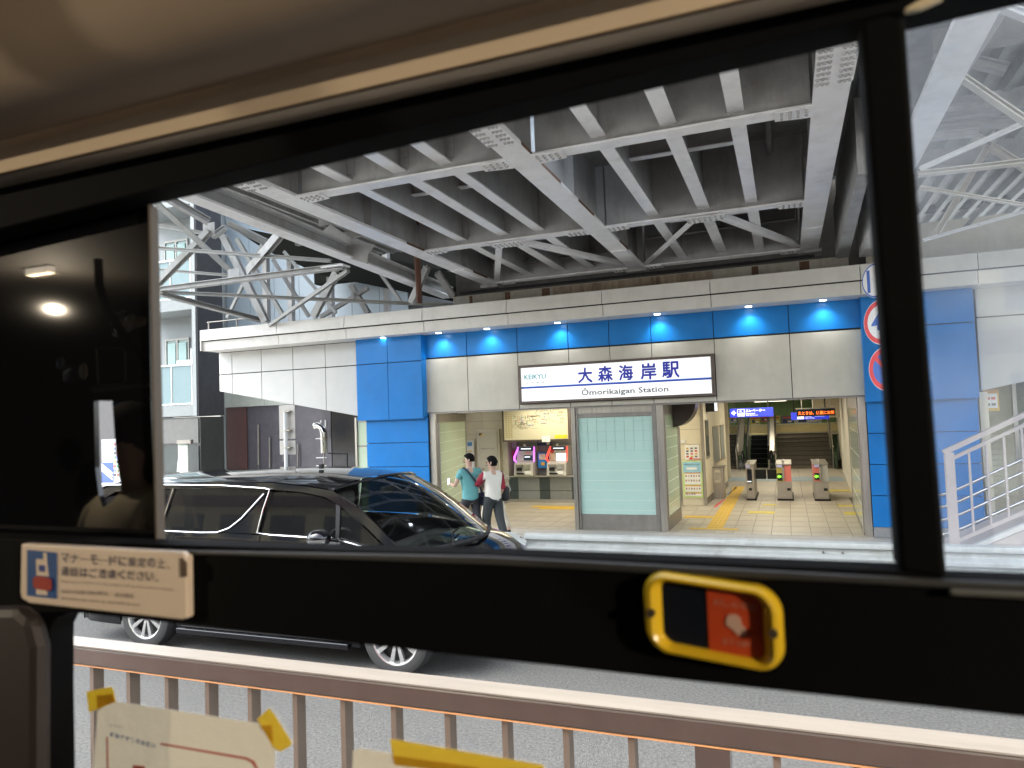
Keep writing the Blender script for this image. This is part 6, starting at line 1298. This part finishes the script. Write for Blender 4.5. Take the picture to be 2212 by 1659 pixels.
bp([(1725, 948), (1760, 952), (2400, 1062), (2420, 1110), (2200, 1100), (1745, 1062)], "tape", TAP, .5708, .0004, t, rB, 0); bp([(1735, 1020), (2120, 1075), (2120, 1110), (1745, 1062)], "folded_end", TAP2, .570, .0004, t, rB, 0)

# ---- front of the bus: seen only as a reflection in the tinted partition (real objects stand behind the viewer's left)
PLN = .575
def mir(p): return Vector((p[0], 2 * PLN - p[1], p[2]))
def MV(x, y, Yv): return mir(aty(x, y, Yv))
dv = thing("person", tuple(MV(270, 1150, 2.2)), "bus driver in a cream shirt seen from behind as a reflection in the dark glass", "person")
sh0 = dv.location.copy()
def rel(p): return p - sh0
c_ = aty(278, 1040, 2.2)
def dn(dx, dz, r): q = mir(c_ + Vector((dx, 0, dz))); return (rel(q), r)
nodes = [dn(.06, -.55, .20), dn(.05, -.25, .19), dn(.04, -.10, .10), dn(.0, -.03, .062), dn(-.01, .05, .06), dn(-.02, .17, .10), dn(-.02, .25, .08), dn(-.17, -.14, .075), dn(.24, -.13, .075), dn(-.24, -.40, .06), dn(.30, -.40, .06)]
skin_mesh("body", nodes, [(0, 1), (1, 2), (2, 3), (3, 4), (4, 5), (5, 6), (2, 7), (2, 8), (7, 9), (8, 10)], SKIN, dv)
n2 = [(Vector(p), r + .015 if not isinstance(r, tuple) else r) for p, r in nodes[:3]] + [(Vector(p), r + .012) for p, r in nodes[7:]]
skin_mesh("shirt", n2, [(0, 1), (1, 2), (2, 3), (2, 4), (3, 5), (4, 6)], mat("driver_shirt_cream", (.70, .62, .46), .8), dv)
hb_ = MB().ball(mir(c_ + Vector((-.02, .03, .21))), (.105, .125, .13), 16, 10).build("hair", HAIR, dv, smooth=True)
bb_ = thing("blue_board", tuple(MV(275, 960, 2.9)), "dark blue panel with yellow markings behind the driver, reflected in the tinted glass", "panel")
def mp(pts, Yv, name, m, par, th=.01): return MB().poly3([MV(x, y, Yv) for x, y in pts], (0, th, 0)).build(name, m, par)
mp([(247, 868), (292, 874), (298, 885), (302, 1035), (262, 1040), (252, 980)], 2.9, "board", mat("board_blue", (.02, .07, .26), .5), bb_); mp([(262, 905), (272, 905), (276, 930), (264, 928)], 2.85, "yellow_mark", mat("mark_green_grey", (.2, .25, .15), .6), bb_)
mp([(265, 985), (272, 955), (282, 980), (292, 998), (264, 1003)], 2.85, "yellow_mark", mat("mark_yellow", (.45, .42, .05), .6), bb_); mp([(246, 950), (252, 950), (262, 1062), (252, 1060)], 2.85, "yellow_mark", mat("mark_olive", (.35, .27, .05), .6), bb_)
def mball(x, y, Yv, rx, rz, name, m, par, n=20): c = MV(x, y, Yv); return MB().ball(c, (rx, min(rx, rz) * .4, rz), n, 12).build(name, m, par, smooth=True)
cm = thing("convex_mirror", tuple(MV(268, 700, 1.6)), "round chrome driver's mirror on a dark bent arm, reflected in the tinted glass", "mirror")
mball(268, 702, 1.6, .055, .042, "mirror_bowl", CHROME, cm)
MB().tube([MV(212, 560, 1.5), MV(215, 620, 1.5), MV(232, 670, 1.5), MV(275, 735, 1.5), MV(322, 795, 1.5)], .012, 8).build("arm", BLACK, cm, smooth=True)
mball(282, 690, 1.5, .018, .014, "white_knob", WHITE, cm); mball(302, 695, 1.5, .026, .016, "cream_knob", mat("cream_plastic", (.75, .66, .45), .4), cm)
rl_ = thing("round_mirror", tuple(MV(160, 800, 1.1)), "dark round mirror head with a pale cream highlight beside a square mirror frame", "mirror")
mball(160, 803, 1.1, .036, .032, "mirror_head", BLKG, rl_); mball(180, 802, 1.03, .011, .018, "cream_reflector", mat("cream_plastic", (.75, .66, .45), .4), rl_); mball(130, 785, 1.05, .012, .014, "blue_reflector", mat("blue_grey_plastic", (.25, .32, .42), .4), rl_)
fr = MB(); cs_ = [MV(207, 752, 1.12), MV(262, 752, 1.12), MV(270, 762, 1.12), MV(270, 822, 1.12), MV(262, 831, 1.12), MV(212, 831, 1.12), MV(207, 752, 1.12)]
fr.tube(cs_, .0028, 6).build("square_frame", mat("frame_grey", (.2, .19, .18), .5), rl_)
mp([(205, 838), (325, 828), (325, 836), (205, 848)], 1.4, "sill_bar", mat("bar_beige", (.22, .17, .13), .5), rl_)
# opposite side of the street, behind the bus
ob = thing("opposite_building", (0, -16, 0), "cream building with rows of windows across the street behind the bus", "building")
MB().box(-40, 30, -17, -16.5, 0, 10).build("wall", mat("opposite_cream_wall", (.62, .54, .34), .8), ob)
for k in range(22):
    for z in (1.0, 4.2, 7.4): MB().box(-39 + k * 3.1, -37 + k * 3.1, -16.49, -16.45, z, z + 1.9).build("window", mat("opposite_window", (.08, .10, .12), .1), ob)
for z in (3.3, 6.5): MB().box(-40, 30, -16.49, -16.2, z, z + .5).build("band", mat("opposite_brown_band", (.14, .08, .07), .7), ob)
